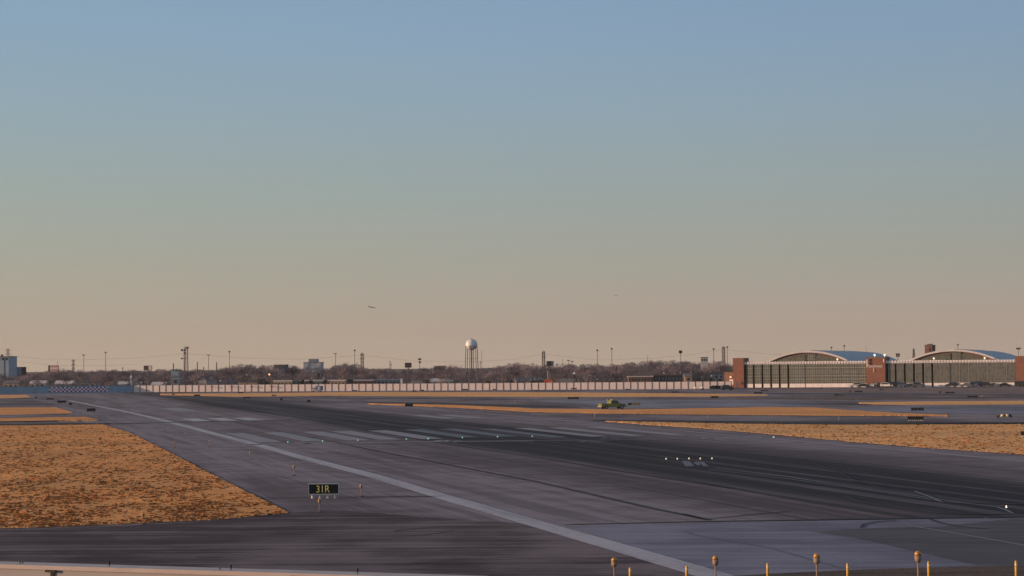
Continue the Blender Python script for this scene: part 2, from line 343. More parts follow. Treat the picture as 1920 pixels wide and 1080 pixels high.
def fringe(pts, w, seed):
    rnd_ = random.Random(seed); P = []; Wd = []
    for (a, b), (c, d) in zip(pts, pts[1:]):
        n = max(2, int(abs(c-a)/5))
        for i in range(n):
            t_ = i/n; P.append((a+(c-a)*t_+rnd_.uniform(-.6, .6), b+(d-b)*t_+rnd_.uniform(-.35, .35))); Wd.append(w*rnd_.uniform(.35, 1.7))
    return P, Wd
# near-black flat strips laid alongside the turf
stripM = mat('near_black_strip', (.012, .011, .013), .8, .3, .6)
def ribbon(name, pix, w, z, m, fixed=True, kind='structure'):
    P = [G(u, v) for u, v in pix]; mb = MB(); L = []; Rr = []
    for i, p in enumerate(P):
        d = (P[min(i+1, len(P)-1)]-P[max(i-1, 0)]); d.z = 0; d.normalize(); n = Vector((-d.y, d.x, 0))
        ww = w[i] if isinstance(w, (list, tuple)) else w
        L.append(p+n*ww/2); Rr.append(p-n*ww/2)
    for i in range(len(P)-1):
        mb.poly([(L[i].x, L[i].y, z), (Rr[i].x, Rr[i].y, z), (Rr[i+1].x, Rr[i+1].y, z), (L[i+1].x, L[i+1].y, z)])
    o = mb.build(name, m); o['kind'] = kind; return o
streakM = mat('dark_streak', (.018, .02, .028), .7, .25, .4)
for q, w_, sd in (([(200, 797), (240, 810.5), (330, 855.5), (430, 907.5), (500, 942.5), (541, 962)], .5, 1), ([(541, 963.4), (420, 974.6), (300, 980.8), (150, 987.6), (-40, 994)], .3, 2),
                  ([(1150, 792), (1200, 796.4), (1317, 804), (1450, 815.6), (1600, 829.8), (1760, 843), (1920, 853.6), (1980, 858)], .55, 3), ([(700, 758.6), (850, 765), (1000, 773.5), (1140, 776.6), (1300, 778.1), (1600, 780.6), (1750, 781)], 1.6, 4)):
    P_, W_ = fringe(q, w_, sd); ribbon('turf_edge_shade', P_, W_, .042, fringeM)
ribbon('dark_strip', [(-60, 797.6), (60, 796.8), (130, 795.8), (205, 795.3)], [7, 8, 8, 4], .14, stripM)
ribbon('dark_streak', [(205, 795.3), (300, 793), (420, 790), (560, 788), (700, 786)], [4.5, 3.5, 3, 2.2, .6], .06, streakM)  # dark ribbon carrying the strip's line on across the runway
ribbon('dark_strip', [(-60, 792.3), (60, 791), (150, 788.8), (190, 788)], [3, 3, 4, 2], .14, stripM)
ribbon('dark_strip', [(-60, 758.5), (40, 758), (100, 758.6)], [7, 8, 3], .1, stripM)
ribbon('dark_strip', [(-60, 753), (30, 752.5), (80, 753.8)], [8, 8, 3], .1, stripM)
ribbon('dark_strip', [(-60, 749.6), (30, 748.3), (66, 747)], [6, 6, 3], .1, stripM)
ribbon('dark_strip', [(1110, 789), (1200, 789.6), (1400, 793), (1600, 795), (1760, 793.6), (1990, 794)], [3, 7, 11, 12, 9, 5], .12, stripM)
ribbon('dark_strip', [(400, 746.2), (560, 746.3), (760, 747.2), (960, 749.2)], [6, 8, 9, 6], .07, stripM)
ribbon('dark_strip', [(520, 753), (700, 754.6), (850, 757.5), (1000, 762.6), (1080, 764.5)], [4, 6, 9, 12, 4], .07, stripM)
ribbon('dark_strip', [(1440, 737.3), (1600, 739.3), (1760, 739.7), (1990, 742)], [6, 10, 9, 5], .07, stripM)
ribbon('dark_strip', [(1460, 757), (1560, 757.4), (1630, 758.5)], [3, 8, 5], .07, stripM)
# ------------------------------------------------------------------ painted markings
def paint(name, c1, c2, lo=.35, hi=.6):
    m = bpy.data.materials.new(name); m.use_nodes = True; t = m.node_tree; b = t.nodes['Principled BSDF']
    tcn = N(t, 'ShaderNodeTexCoord'); n1, _ = stretched(t, tcn.outputs['Object'], RROT, (.9, .05, 0), 5, .7, 2); n2, _ = stretched(t, tcn.outputs['Object'], RROT, (3, .8, 0), 5, .7, 2)
    k = math_n(t, 'MULTIPLY_ADD', n1, .6, math_n(t, 'MULTIPLY', n2, .4))
    t.links.new(mixc(t, ramp(t, k, lo, hi), c2+(1,), c1+(1,)), b.inputs['Base Color']); b.inputs['Roughness'].default_value = .6
    return m
whiteP = paint('worn_white_paint', (.40, .37, .405), (.25, .228, .255), .38, .56)
fadeP = paint('faded_white_paint', (.225, .21, .235), (.155, .14, .155))
ghostP = paint('ghost_white_paint', (.075, .08, .10), (.035, .038, .05))
def strip_ab(name, a0, a1, b0, b1, m, z=.044):
    mb = MB(); n = max(1, int(abs(b1-b0)/40))
    for i in range(n):
        s, e = b0+(b1-b0)*i/n, b0+(b1-b0)*(i+1)/n; mb.poly([AB(a0, s, z), AB(a1, s, z), AB(a1, e, z), AB(a0, e, z)])
    return mb.build(name, m, kind='structure')
ribbon('runway_edge_line', [(1345, 1083), (1180, 1034), (1012, 985), (860, 941), (700, 893), (560, 857), (492, 837), (392, 811), (300, 787), (240, 773), (175, 760.2), (130, 751)], [1.75, 1.75, 1.7, 1.65, 1.6, 1.55, 1.5, 1.5, 1.45, 1.4, 1.4, 1.3], .05, whiteP)
strip_ab('runway_edge_line', 99.3, 100.2, 80, 690, fadeP)
ribbon('threshold_bar', [(455, 834.4), (600, 832), (800, 828.8), (1000, 827)], 1.7, .05, fadeP)
ribbon('threshold_bar', [(1000, 827), (1200, 825), (1340, 823)], 1.2, .05, ghostP)
ribbon('threshold_bar', [(1340, 823), (1440, 822)], 1.5, .05, fadeP)
ribbon('taxi_lead_line', [(570, 832), (640, 836), (700, 837)], .9, .05, fadeP)
for a in (38.6, 44.4, 50.2, 54.6, 60.2): strip_ab('threshold_stripe', a-1.5, a+1.5, 253, 289, fadeP if a < 58 else fadeP, .044)
for a in (66, 71.5): strip_ab('threshold_stripe', a-1.4, a+1.4, 256, 291, ghostP, .044)
for a in (77, 82.5, 88, 94): strip_ab('threshold_stripe', a-1.2, a+1.2, 250, 288, fadeP if a > 80 else ghostP, .044)
for a, q in ((41.5, whiteP), (46.5, whiteP), (51.3, whiteP)): strip_ab('touchdown_marking', a-1.6, a+1.6, 352, 374, q, .044)
strip_ab('touchdown_marking', 45.5, 50, 436, 470, fadeP, .044)
strip_ab('touchdown_marking', 89, 92.5, 345, 372, fadeP, .044)
strip_ab('touchdown_marking', 84, 87, 345, 372, fadeP, .044)
# arrow heads and old numerals worn into the rubber
def arrow(a, b, s, m, name='arrow_marking'):
    mb = MB(); z = .046
    for sg in (-1, 1):
        mb.poly([AB(a, b, z), AB(a+.001*sg, b-1.6*s, z), AB(a+sg*1.9*s, b-5.2*s, z), AB(a+sg*1.9*s, b-3.4*s, z)])
    mb.poly([AB(a-.3*s, b-2*s, z+.004), AB(a+.3*s, b-2*s, z+.004), AB(a+.3*s, b-8*s, z+.004), AB(a-.3*s, b-8*s, z+.004)])
    return mb.build(name, m, kind='structure')
arrow(60.3, 249, 1.0, fadeP); arrow(93.2, 239, .9, fadeP); arrow(76.5, 238, .9, ghostP); arrow(82, 246, .8, ghostP)
nb = MB()
for (u0, v0, u1, v1, w) in ((1283, 865, 1290, 875, .5), (1290, 875, 1300, 874.5, .4), (1290, 866, 1297, 874, .4), (1303, 870, 1306, 867, .35), (1306, 867, 1310, 873, .35), (1314, 867, 1324, 875, .5), (1310, 868, 1320, 867, .3)):
    p, q = G(u0, v0), G(u1, v1); d = (q-p).normalized(); n = Vector((-d.y, d.x, 0))*w*.5
    nb.poly([(p+n)[:2]+(.046+.001*len(nb.f),), (p-n)[:2]+(.046+.001*len(nb.f),), (q-n)[:2]+(.046+.001*len(nb.f),), (q+n)[:2]+(.046+.001*len(nb.f),)])
nb.build('faded_numeral', paint('numeral_paint', (.115, .12, .145), (.05, .053, .066)), kind='structure')
thinP = paint('thin_yellow_white_line', (.15, .155, .18), (.07, .072, .085))
ribbon('taxi_centre_line', [(1340, 878), (1480, 895), (1600, 914), (1720, 931), (1800, 943), (1870, 952), (1888, 958), (1898, 963)], .22, .05, thinP)
ribbon('taxi_centre_line', [(1330, 881), (1480, 899), (1640, 922), (1760, 940)], .18, .05, thinP)
ribbon('taxi_centre_line', [(1715, 922), (1745, 933), (1765, 942), (1800, 944)], .2, .055, thinP)
ribbon('slab_joint', [(1700, 986), (1760, 996), (1830, 1008), (1990, 1036)], .2, .055, fadeP)
ribbon('slab_joint', [(1495, 992), (1560, 1004), (1600, 1010)], .14, .055, thinP)
ribbon('slab_joint', [(1280, 998), (1310, 1006), (1440, 1028), (1580, 1068)], .1, .055, thinP)
ribbon('slab_joint', [(1845, 972), (1880, 978), (1990, 990)], .16, .055, thinP)
# tyre marks curving off the runway, plus the sign's shadow painted dark
rubShadeM = mat('rubber_and_shadow', (.016, .016, .02), .75, .3, .6)
for pts, w in (([(1495, 862), (1535, 872), (1570, 885), (1600, 900), (1660, 918)], .22), ([(1500, 860), (1545, 870), (1580, 884), (1610, 899)], .2),
               ([(1585, 933), (1610, 942), (1660, 950), (1760, 964), (1900, 966)], .45), ([(1100, 868), (1300, 902), (1500, 940), (1640, 962), (1720, 972)], .5),
               ([(441, 793), (617, 827), (700, 845), (808, 866), (1000, 903), (1225, 955), (1330, 976)], .45), ([(1280, 965), (1320, 975), (1400, 967), (1480, 960)], .25),
               ([(1060, 985), (1300, 979.5), (1500, 976.5), (1700, 973), (1990, 969)], [.3, .4, .5, 1.1, .6]), ([(1750, 930), (1820, 944), (1880, 946), (1990, 947)], .8),
               ([(636, 933.4), (700, 932.6), (800, 932), (830, 931.5)], [.25, .35, .4, .3]), ([(500, 934.5), (575, 934.2)], .2),  # first ribbon is the runway sign's cast shadow, painted on the ground
               ([(1615, 991), (1620, 984), (1650, 979), (1680, 977)], .2), ([(1745, 975), (1760, 981), (1800, 989), (1850, 993)], .25),
               ([(740, 998), (760, 994), (800, 990), (850, 987)], .12), ([(745, 1004), (770, 1006), (810, 1003), (850, 996)], .12)):
    ribbon('tyre_and_shadow_mark', pts, w, .06, rubShadeM)
# ------------------------------------------------------------------ distant turf edge haze etc. later
blk = mat('black_sign_back', (.012, .012, .013), .5)
grey = mat('galvanised_metal', (.35, .34, .33), .5, .15, 3, .4)
wht = mat('white_paint', (.75, .73, .70), .5, .08, 2)
dkm = mat('dark_steel', (.06, .055, .06), .6, .2, 3)
yel = mat('yellow_legend', (.62, .50, .16), .5, emit=(.8, .62, .2), estr=.14)
def text_mesh(body, size, ext=.01):
    cu = bpy.data.curves.new('letters', 'FONT'); cu.body = body; cu.size = size; cu.extrude = ext; cu.align_x = 'CENTER'; cu.align_y = 'CENTER'
    o = bpy.data.objects.new('letters', cu); COL.objects.link(o); dg = bpy.context.evaluated_depsgraph_get()
    me = bpy.data.meshes.new_from_object(o.evaluated_get(dg)); bpy.data.objects.remove(o); return me
def face_cam(p): return math.atan2(p.x, p.y)*-1
# --- the 31R runway sign
p = G(607, 935.5); sc_ = p.y/f; w = 57*sc_; h = 20*sc_; leg = 7.5*sc_
t = thing('runway_sign', 'black airfield sign with yellow 31R on four short white legs', 'airfield sign', (p.x, p.y, .04), face_cam(p))
MB().box(-w/2+.05, w/2-.05, -.02, .22, leg+.05, leg+h-.05).build('panel', blk, t)
fb = MB(); fb.box(-w/2, w/2, -.04, .24, leg+h-.05, leg+h+.02).box(-w/2, w/2, -.04, .24, leg-.02, leg+.05).box(-w/2, -w/2+.05, -.04, .24, leg+.05, leg+h-.05).box(w/2-.05, w/2, -.04, .24, leg+.05, leg+h-.05)
fb.build('frame', mat('pale_frame', (.5, .5, .47), .5), t)
for i in range(4):
    x = -w/2+w*(.125+.245*i)
    MB().tube((x, .1, 0), (x, .1, leg*.5), .055, .055).tube((x, .1, leg*.5), (x-.03, .06, leg-.02), .045, .04).box(x-.12, x+.12, -.02, .22, 0, .03).build('leg', wht, t)
me = text_mesh('31R', h*.92); me.materials.append(yel); o = bpy.data.objects.new('legend', me); COL.objects.link(o); o.parent = t
o.rotation_euler = (math.pi/2, 0, 0); o.location = (-.03*w, -.035, leg+h*.47); o.scale = (.88, 1, 1)
# --- distant black signs seen from behind or edge on
def airsign(u, v, wpx, hpx, label, legs=2, alt=None):
    p = G(u, v); s = p.y/f; w = wpx*s; h = hpx*s; lg = max(.18, 1.1*s)
    t = thing('airfield_sign', label, 'airfield sign', (p.x, p.y, .04), face_cam(p), 'black airfield signs standing along the taxiways')
    n = max(1, round(w/1.6)); mb = MB()
    if alt: mb.box(-w/2, -w/2+w*.3, -.1, .14, lg, lg+h); mb.build('panel', blk, t); MB().box(-w/2+w*.3, w/2, -.1, .14, lg, lg+h).build('message_panel', alt, t)
    else:
        for i in range(n): mb.box(-w/2+w*i/n+.02, -w/2+w*(i+1)/n-.02, -.1, .14, lg, lg+h)
        mb.build('panel', blk, t)
    MB().box(-w/2-.03, w/2+.03, -.12, .16, lg+h, lg+h+.05).build('frame', dkm, t)
    for i in range(max(2, legs)):
        x = -w/2+.2+(w-.4)*i/(max(2, legs)-1); MB().tube((x, .02, 0), (x, .02, lg), .05).build('leg', wht if legs > 2 else dkm, t)
    return t
olive = mat('olive_legend', (.16, .15, .05), .5, .4, 3); green = mat('dark_green_legend', (.05, .08, .04), .5, .4, 3)
SG = [(68, 747.3, 5, 1.6, 'tiny dark sign at the far left runway edge, nearest the blue wall'), (94, 750.6, 13, 2.4, 'low black sign at left, second from the blue checkered wall'),
 (116, 756.4, 16, 3.4, 'wide black sign at left, just beyond a small square sign'), (132, 760.5, 6, 3, 'small square black sign between two wide signs at left'),
 (171, 773.0, 16, 5, 'nearest wide black sign by the left edge of the runway, past the grass corner'), (325, 741.6, 5, 1.6, 'tiny dark sign below the left end of the tan wall'),
 (369.5, 743.6, 11, 2.2, 'black sign on pale grass below the telecom tower'), (451, 738.6, 10, 1.8, 'flat black sign close under the tan wall below the tan house'),
 (463, 748, 14, 2.2, 'long black sign at the dark pavement edge left of centre'), (514, 743.5, 9, 1.5, 'thin dark sign on the grass below the dark apartment block'),
 (527.5, 752, 5, 3.6, 'small upright black sign on the far runway edge, left of two'), (579, 755.2, 6, 3.6, 'small upright black sign on the far runway edge, right of two'),
 (665, 734.6, 9, 1.6, 'dark sign at the foot of the tan wall below a pylon'), (777, 735.2, 8, 1.7, 'dark sign under the tan wall, left of a close pair'),
 (792, 733.8, 6, 1.6, 'dark sign under the tan wall, right of a close pair'), (767, 763.9, 15, 5, 'black sign standing in the start of the orange grass strip, centre'),
 (872, 732.8, 11, 2, 'dark sign at the foot of the tan wall below the water tower'), (927, 732.3, 7, 1.6, 'small dark sign under the tan wall right of the water tower'),
 (1005, 734, 6, 1.5, 'small dark sign under the tan wall below the tall pylon'), (1075, 749.5, 21, 3.4, 'long black sign left of and beyond the green pickup truck'),
 (1076, 730.8, 11, 1.8, 'thin black sign at the wall foot right of the parked utility pickup'), (1177, 732.4, 8, 1.8, 'black sign below the left end of the brick building'),
 (1266, 737.3, 14, 1.8, 'long thin black sign below the dark canopy building'), (1317, 731.4, 7, 1.6, 'small dark sign just in front of the two glowing domes'),
 (1340, 748, 14, 3.4, 'black sign between grass strips below the brick annex'), (1422, 739.3, 16, 2.6, 'black sign in front of the left hangar doors, the nearer of two'),
 (1433, 734.6, 14, 1.8, 'thin black sign in front of the left hangar doors, the farther of two'), (1539, 729.4, 6, 1.4, 'tiny dark sign at the foot of the left hangar doors'),
 (1610, 736.3, 15, 2.2, 'thin black sign in front of the middle brick tower'), (1594, 735.8, 3, 2, 'very small dark marker left of the sign before the brick tower'),
 (1653, 731.9, 6, 1.6, 'tiny dark sign in front of the cars by the brick tower'), (1781, 738.9, 17, 2.6, 'long black sign in front of the right hangar, the farther of two'),
 (1763, 737.8, 4, 2.2, 'small dark marker immediately left of the long sign before the right hangar'), (1824, 746.8, 20, 3.2, 'long black sign before the right hangar with a small yellow marker beside it'),
 (1720.5, 771.8, 24, 5, 'large black sign on the blue pavement, farther of a stacked looking pair')]
for s in SG: airsign(*s)
airsign(1717, 789.5, 30, 6, 'largest black sign at right with a row of white legs, nearer of the pair', 8)
airsign(1189, 761.3, 23, 3.6, 'sign half black half olive lettered, just right of the green pickup', 2, olive)
airsign(1574, 743.2, 18, 3, 'sign with black left end and dark green face before the left hangar', 2, green)
airsign(1922, 819.5, 16, 7, 'pale framed black sign cut off by the right picture edge', 3)
p = G(1842, 745.5); s = p.y/f; t = thing('marker_board', 'small yellow marker with blue side board beside the long sign', 'marker', (p.x, p.y, .04), face_cam(p))
MB().box(-2.5*s, .2*s, 0, .2, .3, 3.2*s).build('yellow_board', mat('marker_yellow', (.6, .5, .05), .5), t); MB().box(.3*s, 6*s, 0, .2, .3, 2*s).build('blue_board', mat('marker_blue', (.05, .09, .3), .5), t)
# --- elevated lights
brass = mat('amber_lens', (.50, .26, .08), .35, .15, 20, .3); stemM = mat('weathered_stem', (.26, .18, .13), .6, .2, 10)
def edge_light(hgt=.9, r=.1):
    t = thing('edge_light', '', 'runway light')
    MB().lathe([(.2, 0), (.2, .03), (.08, .06)], 12).build('base', dkm, t)
    MB().tube((0, 0, .05), (0, 0, hgt*.66), .028, n=8).build('stem', stemM, t)
    MB().lathe([(r*.35, hgt*.64), (r*.75, hgt*.68), (r, hgt*.74), (r, hgt*.86)], 14).build('housing', stemM, t, True)
    MB().lathe([(r*.98, hgt*.862), (r*1.0, hgt*.93), (r*.6, hgt*.99), (r*.2, hgt)], 14).build('lens', brass, t, True)
    return t
EL = None
def put_light(u, v, px, label, group, vt=None):
    global EL
    p = G(u, v); s = p.y/f; p.z = .05
    if EL is None: EL = edge_light(); c = EL
    else: c = copy_tree(EL)
    c.location = p; c.scale = ((px*s/.9*.9+.1),)*2+(px*s/.9,); c['label'] = label; c['group'] = group
    return c
for u, vt, lab in ((1152, 1048, 'leftmost brass light of the near row along the bottom edge'), (1342, 1045, 'second brass light of the near bottom row, beside the white edge line'),
                   (1532, 1041.5, 'third brass light of the near bottom row, over the blue concrete'), (1722, 1038, 'rightmost brass light of the near row along the bottom edge')):
    put_light(u, 1098+(1152-u)*.004, 1098-vt, lab, 'near row of brass lights')
for u, v, px, lab in ((677, 932, 23, 'post light right of the 31R sign'), (599, 961.5, 25, 'tall stemmed light directly in front of the 31R sign'), (551, 892, 19, 'post light up the runway edge, next beyond the 31R sign'),
    (469, 862, 15, 'third post light from the 31R sign along the edge'), (393, 839, 13, 'post light halfway up the left shoulder, right of a pair'), (327, 840, 12, 'post light at the grass corner, left of a pair'),
    (347, 822, 10, 'small post light on the left shoulder just beyond a pair'), (308, 808, 9, 'farthest small post light on the left shoulder'), (268, 985, 22, 'thin post light at the bottom edge of the left grass field'),
    (193, 842, 8, 'short post light inside the left grass, left of two'), (259, 841, 8, 'short post light inside the left grass, right of two')):
    put_light(u, v, px, lab, 'elevated lights along the left runway shoulder')
for i, (u, v, px) in enumerate(((1627, 821, 10), (1691, 821, 10), (1779, 839.5, 11), (1500, 822, 13), (1564, 818, 11), (1317, 804, 8))):
    put_light(u, v, px, ('edge light in the right grass field, %s' % ['left of the close middle pair', 'right of the close middle pair', 'nearest and lowest of all', 'tall one near its runway edge', 'beside the tall one', 'farthest left by the field tip'][i]), 'lights in the right grass field')
DL = ['tiny light left of the black sign below the brick annex', 'tiny light just below the sign before the left hangar doors', 'tiny light between two grass strips before the left hangar, left one', 'tiny light between two grass strips before the left hangar, right one', 'tiny white light on the grass strip above the green pickup',
 'white light left of the long black sign beyond the pickup', 'dark upright light alone on the infield below the water tower', 'larger of two close lights left of the pickup', 'smaller of two close lights left of the pickup', 'tiny light on the pale grass below the box truck, left one', 'tiny light on the pale grass below the box truck, right one', 'tiny light before the cars at the right hangar', 'tiny light at the far right picture edge before the hangar', 'white light at the foot of the blue wall end', 'tiny light just above the black sign on the orange strip', 'tiny light on pale grass below the orange digger', 'tiny light on pale grass below the thin sign at the wall foot']
for i, (u, v, px) in enumerate(((1331, 744.5, 5), (1426, 745, 5), (1522, 752, 6), (1605, 754, 6), (1118, 741.5, 5), (1005, 754.5, 6), (861, 751, 8), (966, 758, 7), (986, 756, 5), (638, 743, 5), (670, 744.5, 4), (1833, 734, 4), (1917, 735.5, 4), (242, 738.8, 5), (759, 755.5, 5), (1030, 741, 5), (1072, 740.5, 5))):
    c = put_light(u, v, px, DL[i], 'small distant infield lights')
stake = mat('yellow_stake', (.62, .36, .07), .5, .15, 8)
ST = None
for i, (u, vt) in enumerate(((1182, 1068), (1288, 1065), (1440, 1060), (1590, 1060), (1742, 1057), (1906, 1055.5))):
    p = G(u, 1104); hh = (1104-vt)*p.y/f
    if ST is None:
        ST = thing('yellow_post', '', 'post'); MB().lathe([(.062, 0), (.062, .92), (.05, .96), (.02, .98)], 10).build('tube', stake, ST, True); MB().lathe([(.064, .80), (.064, .86)], 10).build('band', mat('pale_band', (.7, .6, .4), .4), ST); c = ST
    else: c = copy_tree(ST)
    c.location = (p.x, p.y, .09); c.scale = (1, 1, hh/.98); c['group'] = 'yellow posts along the bottom edge'
    c['label'] = 'short yellow post at the bottom edge, ' + ['just right of the leftmost brass light', 'left of the second brass light', 'halfway between second and third brass light', 'just right of the third brass light', 'just right of the rightmost brass light', 'alone near the right picture edge'][i]
for u, v, vt in ((1115, 784, 775), (1327, 786, 778), (1573, 789, 781)):
    p = G(u, v); hh = (v-vt)*p.y/f
    t = thing('marker_pole', 'thin pale marker pole on the grey taxiway, ' + {1115: 'below the green pickup', 1327: 'middle of three', 1573: 'rightmost of three'}[u], 'pole', (p.x, p.y, .02), 0, 'thin poles on the taxiway')
    MB().tube((0, 0, 0), (0, 0, hh), .05, n=6).build('rod', grey, t); MB().lathe([(.16, 0), (.16, .04)], 8).build('base', dkm, t)
# --- inset lights
def inset(u, v, colr, st, lab, grp, r=.12):
    p = G(u, v); t = thing('inset_light', lab, 'runway light', (p.x, p.y, .05), 0, grp)
    MB().lathe([(r*1.1, 0), (r*.95, .05)], 12).build('rim', dkm, t)
    MB().lathe([(r*.75, .051), (r*.5, .16), (r*.2, .2)], 10).build('lens', mat('lamp_'+grp[:5], colr, .3, emit=colr, estr=st), t, True)
for i, (u, v) in enumerate(((540, 831), (605, 829.3), (671, 827.8), (762, 825.5), (803, 824.8), (867, 822.5), (933, 820.9), (998, 820))):
    inset(u, v, (.35, .95, .6), 1.0 if i in (1, 2, 5, 6) else .3, 'green threshold lamp set in the runway, %s from the left line' % ['first', 'second', 'third', 'fourth', 'fifth', 'sixth', 'seventh', 'eighth'][i], 'green lamps across the threshold')
for i, (u, v) in enumerate(((1249, 863.2), (1270, 863.1), (1292, 862.6), (1313, 862.7), (1335, 862.4))):
    inset(u, v, (1, .9, .62), 1.7 if i in (2, 4) else .8, ['leftmost', 'second', 'middle', 'fourth', 'rightmost and brightest'][i]+' of five glowing white lamps in a short row on the dark rubber', 'white lamp bar in the runway', .075)
inset(1887, 954.7, (1, .85, .6), 1.6, 'glowing lamp low at right beside the curved line', 'lone right lamp', .07)
p = G(1450, 822.5)
inset(1451, 822, (.8, .85, .9), .2, 'pale dim lamp at the right end of the threshold line', 'right end lamp', .2)
# ------------------------------------------------------------------ boundary walls
def along(A, B): d = B-A; return math.atan2(d.y, d.x), d.length
A = G(250, 735.6); B = G(1372, 728.8); ang, L = along(A, B)
t = thing('tan_wall', 'long tan panel wall with dark posts running behind the whole airfield', 'wall', (A.x, A.y, 0), ang)
tanM = mat('tan_panel', (.68, .59, .57), .8, .07, .35); postM = mat('dark_post', (.13, .075, .07), .7)
hw = 2.62; mb = MB(); n = 87
for i in range(n):
    x0, x1 = L*i/n, L*(i+1)/n; o = random.uniform(-.02, .02); mb.box(x0+.06, x1-.06, o*.4, .15+o*.4, 0, hw+random.uniform(-.03, .03))
mb.build('panel_run', tanM, t)
MB().box(-.1, L, -.06, .22, hw+.035, hw+.13).build('coping', mat('wall_coping', (.22, .18, .18), .8), t)
pm = None
for i in range(n+1):
    x = L*i/n
    o = MB().box(-.13, .13, -.09, .25, 0, hw+.03).build('post', postM, t) if pm is None else pm.copy()
    if pm is None: pm = o
    else: COL.objects.link(o)
    o.location.x = x
for i in (12, 15, 18, 21):   # lamp brackets on posts
    x = L*(i+.0)/n; MB().tube((x, -.3, hw*.76), (x+.9, -.9, hw*.76), .09).box(x-.2, x+1.1, -1.1, -.8, hw*.68, hw*.78).build('bracket', postM, t)
A2 = G(-70, 739.6); ang2, L2 = along(A2, A)
t = thing('blue_wall', 'blue grey shaded wall at far left with a red white checkered stretch', 'wall', (A2.x, A2.y, 0), ang2)
blueM = mat('blue_panel', (.22, .34, .46), .7, .10, .4); mb = MB(); n2 = 22; hb = 2.65
for i in range(n2): mb.box(L2*i/n2+.02, L2*(i+1)/n2-.02, random.uniform(-.03, .03), .15, 0, hb)
mb.build('panel_run', blueM, t)
MB().box(0, L2, -.1, .2, hb+.003, hb+.1).build('coping', mat('blue_coping', (.16, .19, .23), .7), t)
def lx(u):   # place along the blue wall for a pixel column
    d = ray(u, VH(u)); dd = Vector((d.x, d.y)); w_ = Vector((A.x-A2.x, A.y-A2.y)).normalized()
    den = dd.x*w_.y-dd.y*w_.x; tt = (A2.x*w_.y-A2.y*w_.x)/den; pnt = dd*tt; return (pnt-Vector((A2.x, A2.y))).dot(w_)
c0, c1 = lx(92), lx(203); nc = 28; redM = mat('checker_red', (.26, .05, .13), .6); whM = mat('checker_white', (.68, .68, .78), .6)
ck = MB(); cs = (c1-c0)/nc
for i in range(nc):
    for j in range(3):
        ck.k = (i+j) % 2; zz = .45+j*.62; ck.box(c0+i*cs, c0+(i+1)*cs, -.09, -.045, zz, zz+.62)
ck.build('checkered_board', [redM, whM], t)
for x in (c0+1, c1-1): MB().lathe([(.16, 0), (.16, .3), (.05, .42)], 10, x, -.02).build('warning_lamp', mat('warning_lamp', (.8, .2, .12), .4), t).location.z = hb
# ------------------------------------------------------------------ near wall, bottom left
zt = 6.0
A = G(-70, 1055.5, zt); B = G(900, 1085.0, zt); ang, L = along(A, B)
t = thing('parapet_wall', 'smooth tan wall with metal coping filling the bottom left corner', 'wall', (A.x, A.y, 0), ang)
near = mat('tan_render', (.35, .315, .31), .85, .05, .7, bump=.04); cop = mat('coping_metal', (.42, .35, .33), .5, .08, 2, .1)
def along_near(u):
    d = ray(u, 1060); k = (zt-H)/d.z; w_ = (B-A).normalized(); q = Vector((d.x, d.y, 0)); a0 = Vector((A.x, A.y, 0)); den = q.x*w_.y-q.y*w_.x; tt = (a0.x*w_.y-a0.y*w_.x)/den
    return (q*tt-a0).dot(w_)
xj = along_near(99); xk = along_near(548)
MB().box(0, xj-.04, 0, .45, 0, zt-.09).box(xj+.04, xk-.02, 0, .45, 0, zt-.09).box(xk+.02, L, 0, .45, 0, zt-.09).build('face', near, t)
MB().box(0, L, -.035, .49, zt-.085, zt-.0).build('coping', cop, t)
MB().box(xj-.038, xj+.038, -.03, .4, 0, zt-.09).build('joint', blk, t)
MB().box(xj-.14, xj+.10, -.07, -.04, zt-.13, zt-.08).build('joint_cap', blk, t)
MB().box(xk-.02, xk+.26, -.08, -.038, zt-.12, zt-.05).box(xk+.05, xk+.2, -.1, -.038, zt-.4, zt-.12).build('drain_spout', blk, t)
for u in (27, 32, 195, 403, 424, 662):
    x = along_near(u); tall = u in (195, 424, 662)
    mb = MB().tube((x, .2, zt), (x, .2, zt+.05), .012)
    if tall: mb.tube((x, .2, zt+.05), (x+.03, .16, zt+.09), .018)
    mb.build('cleat', blk, t)
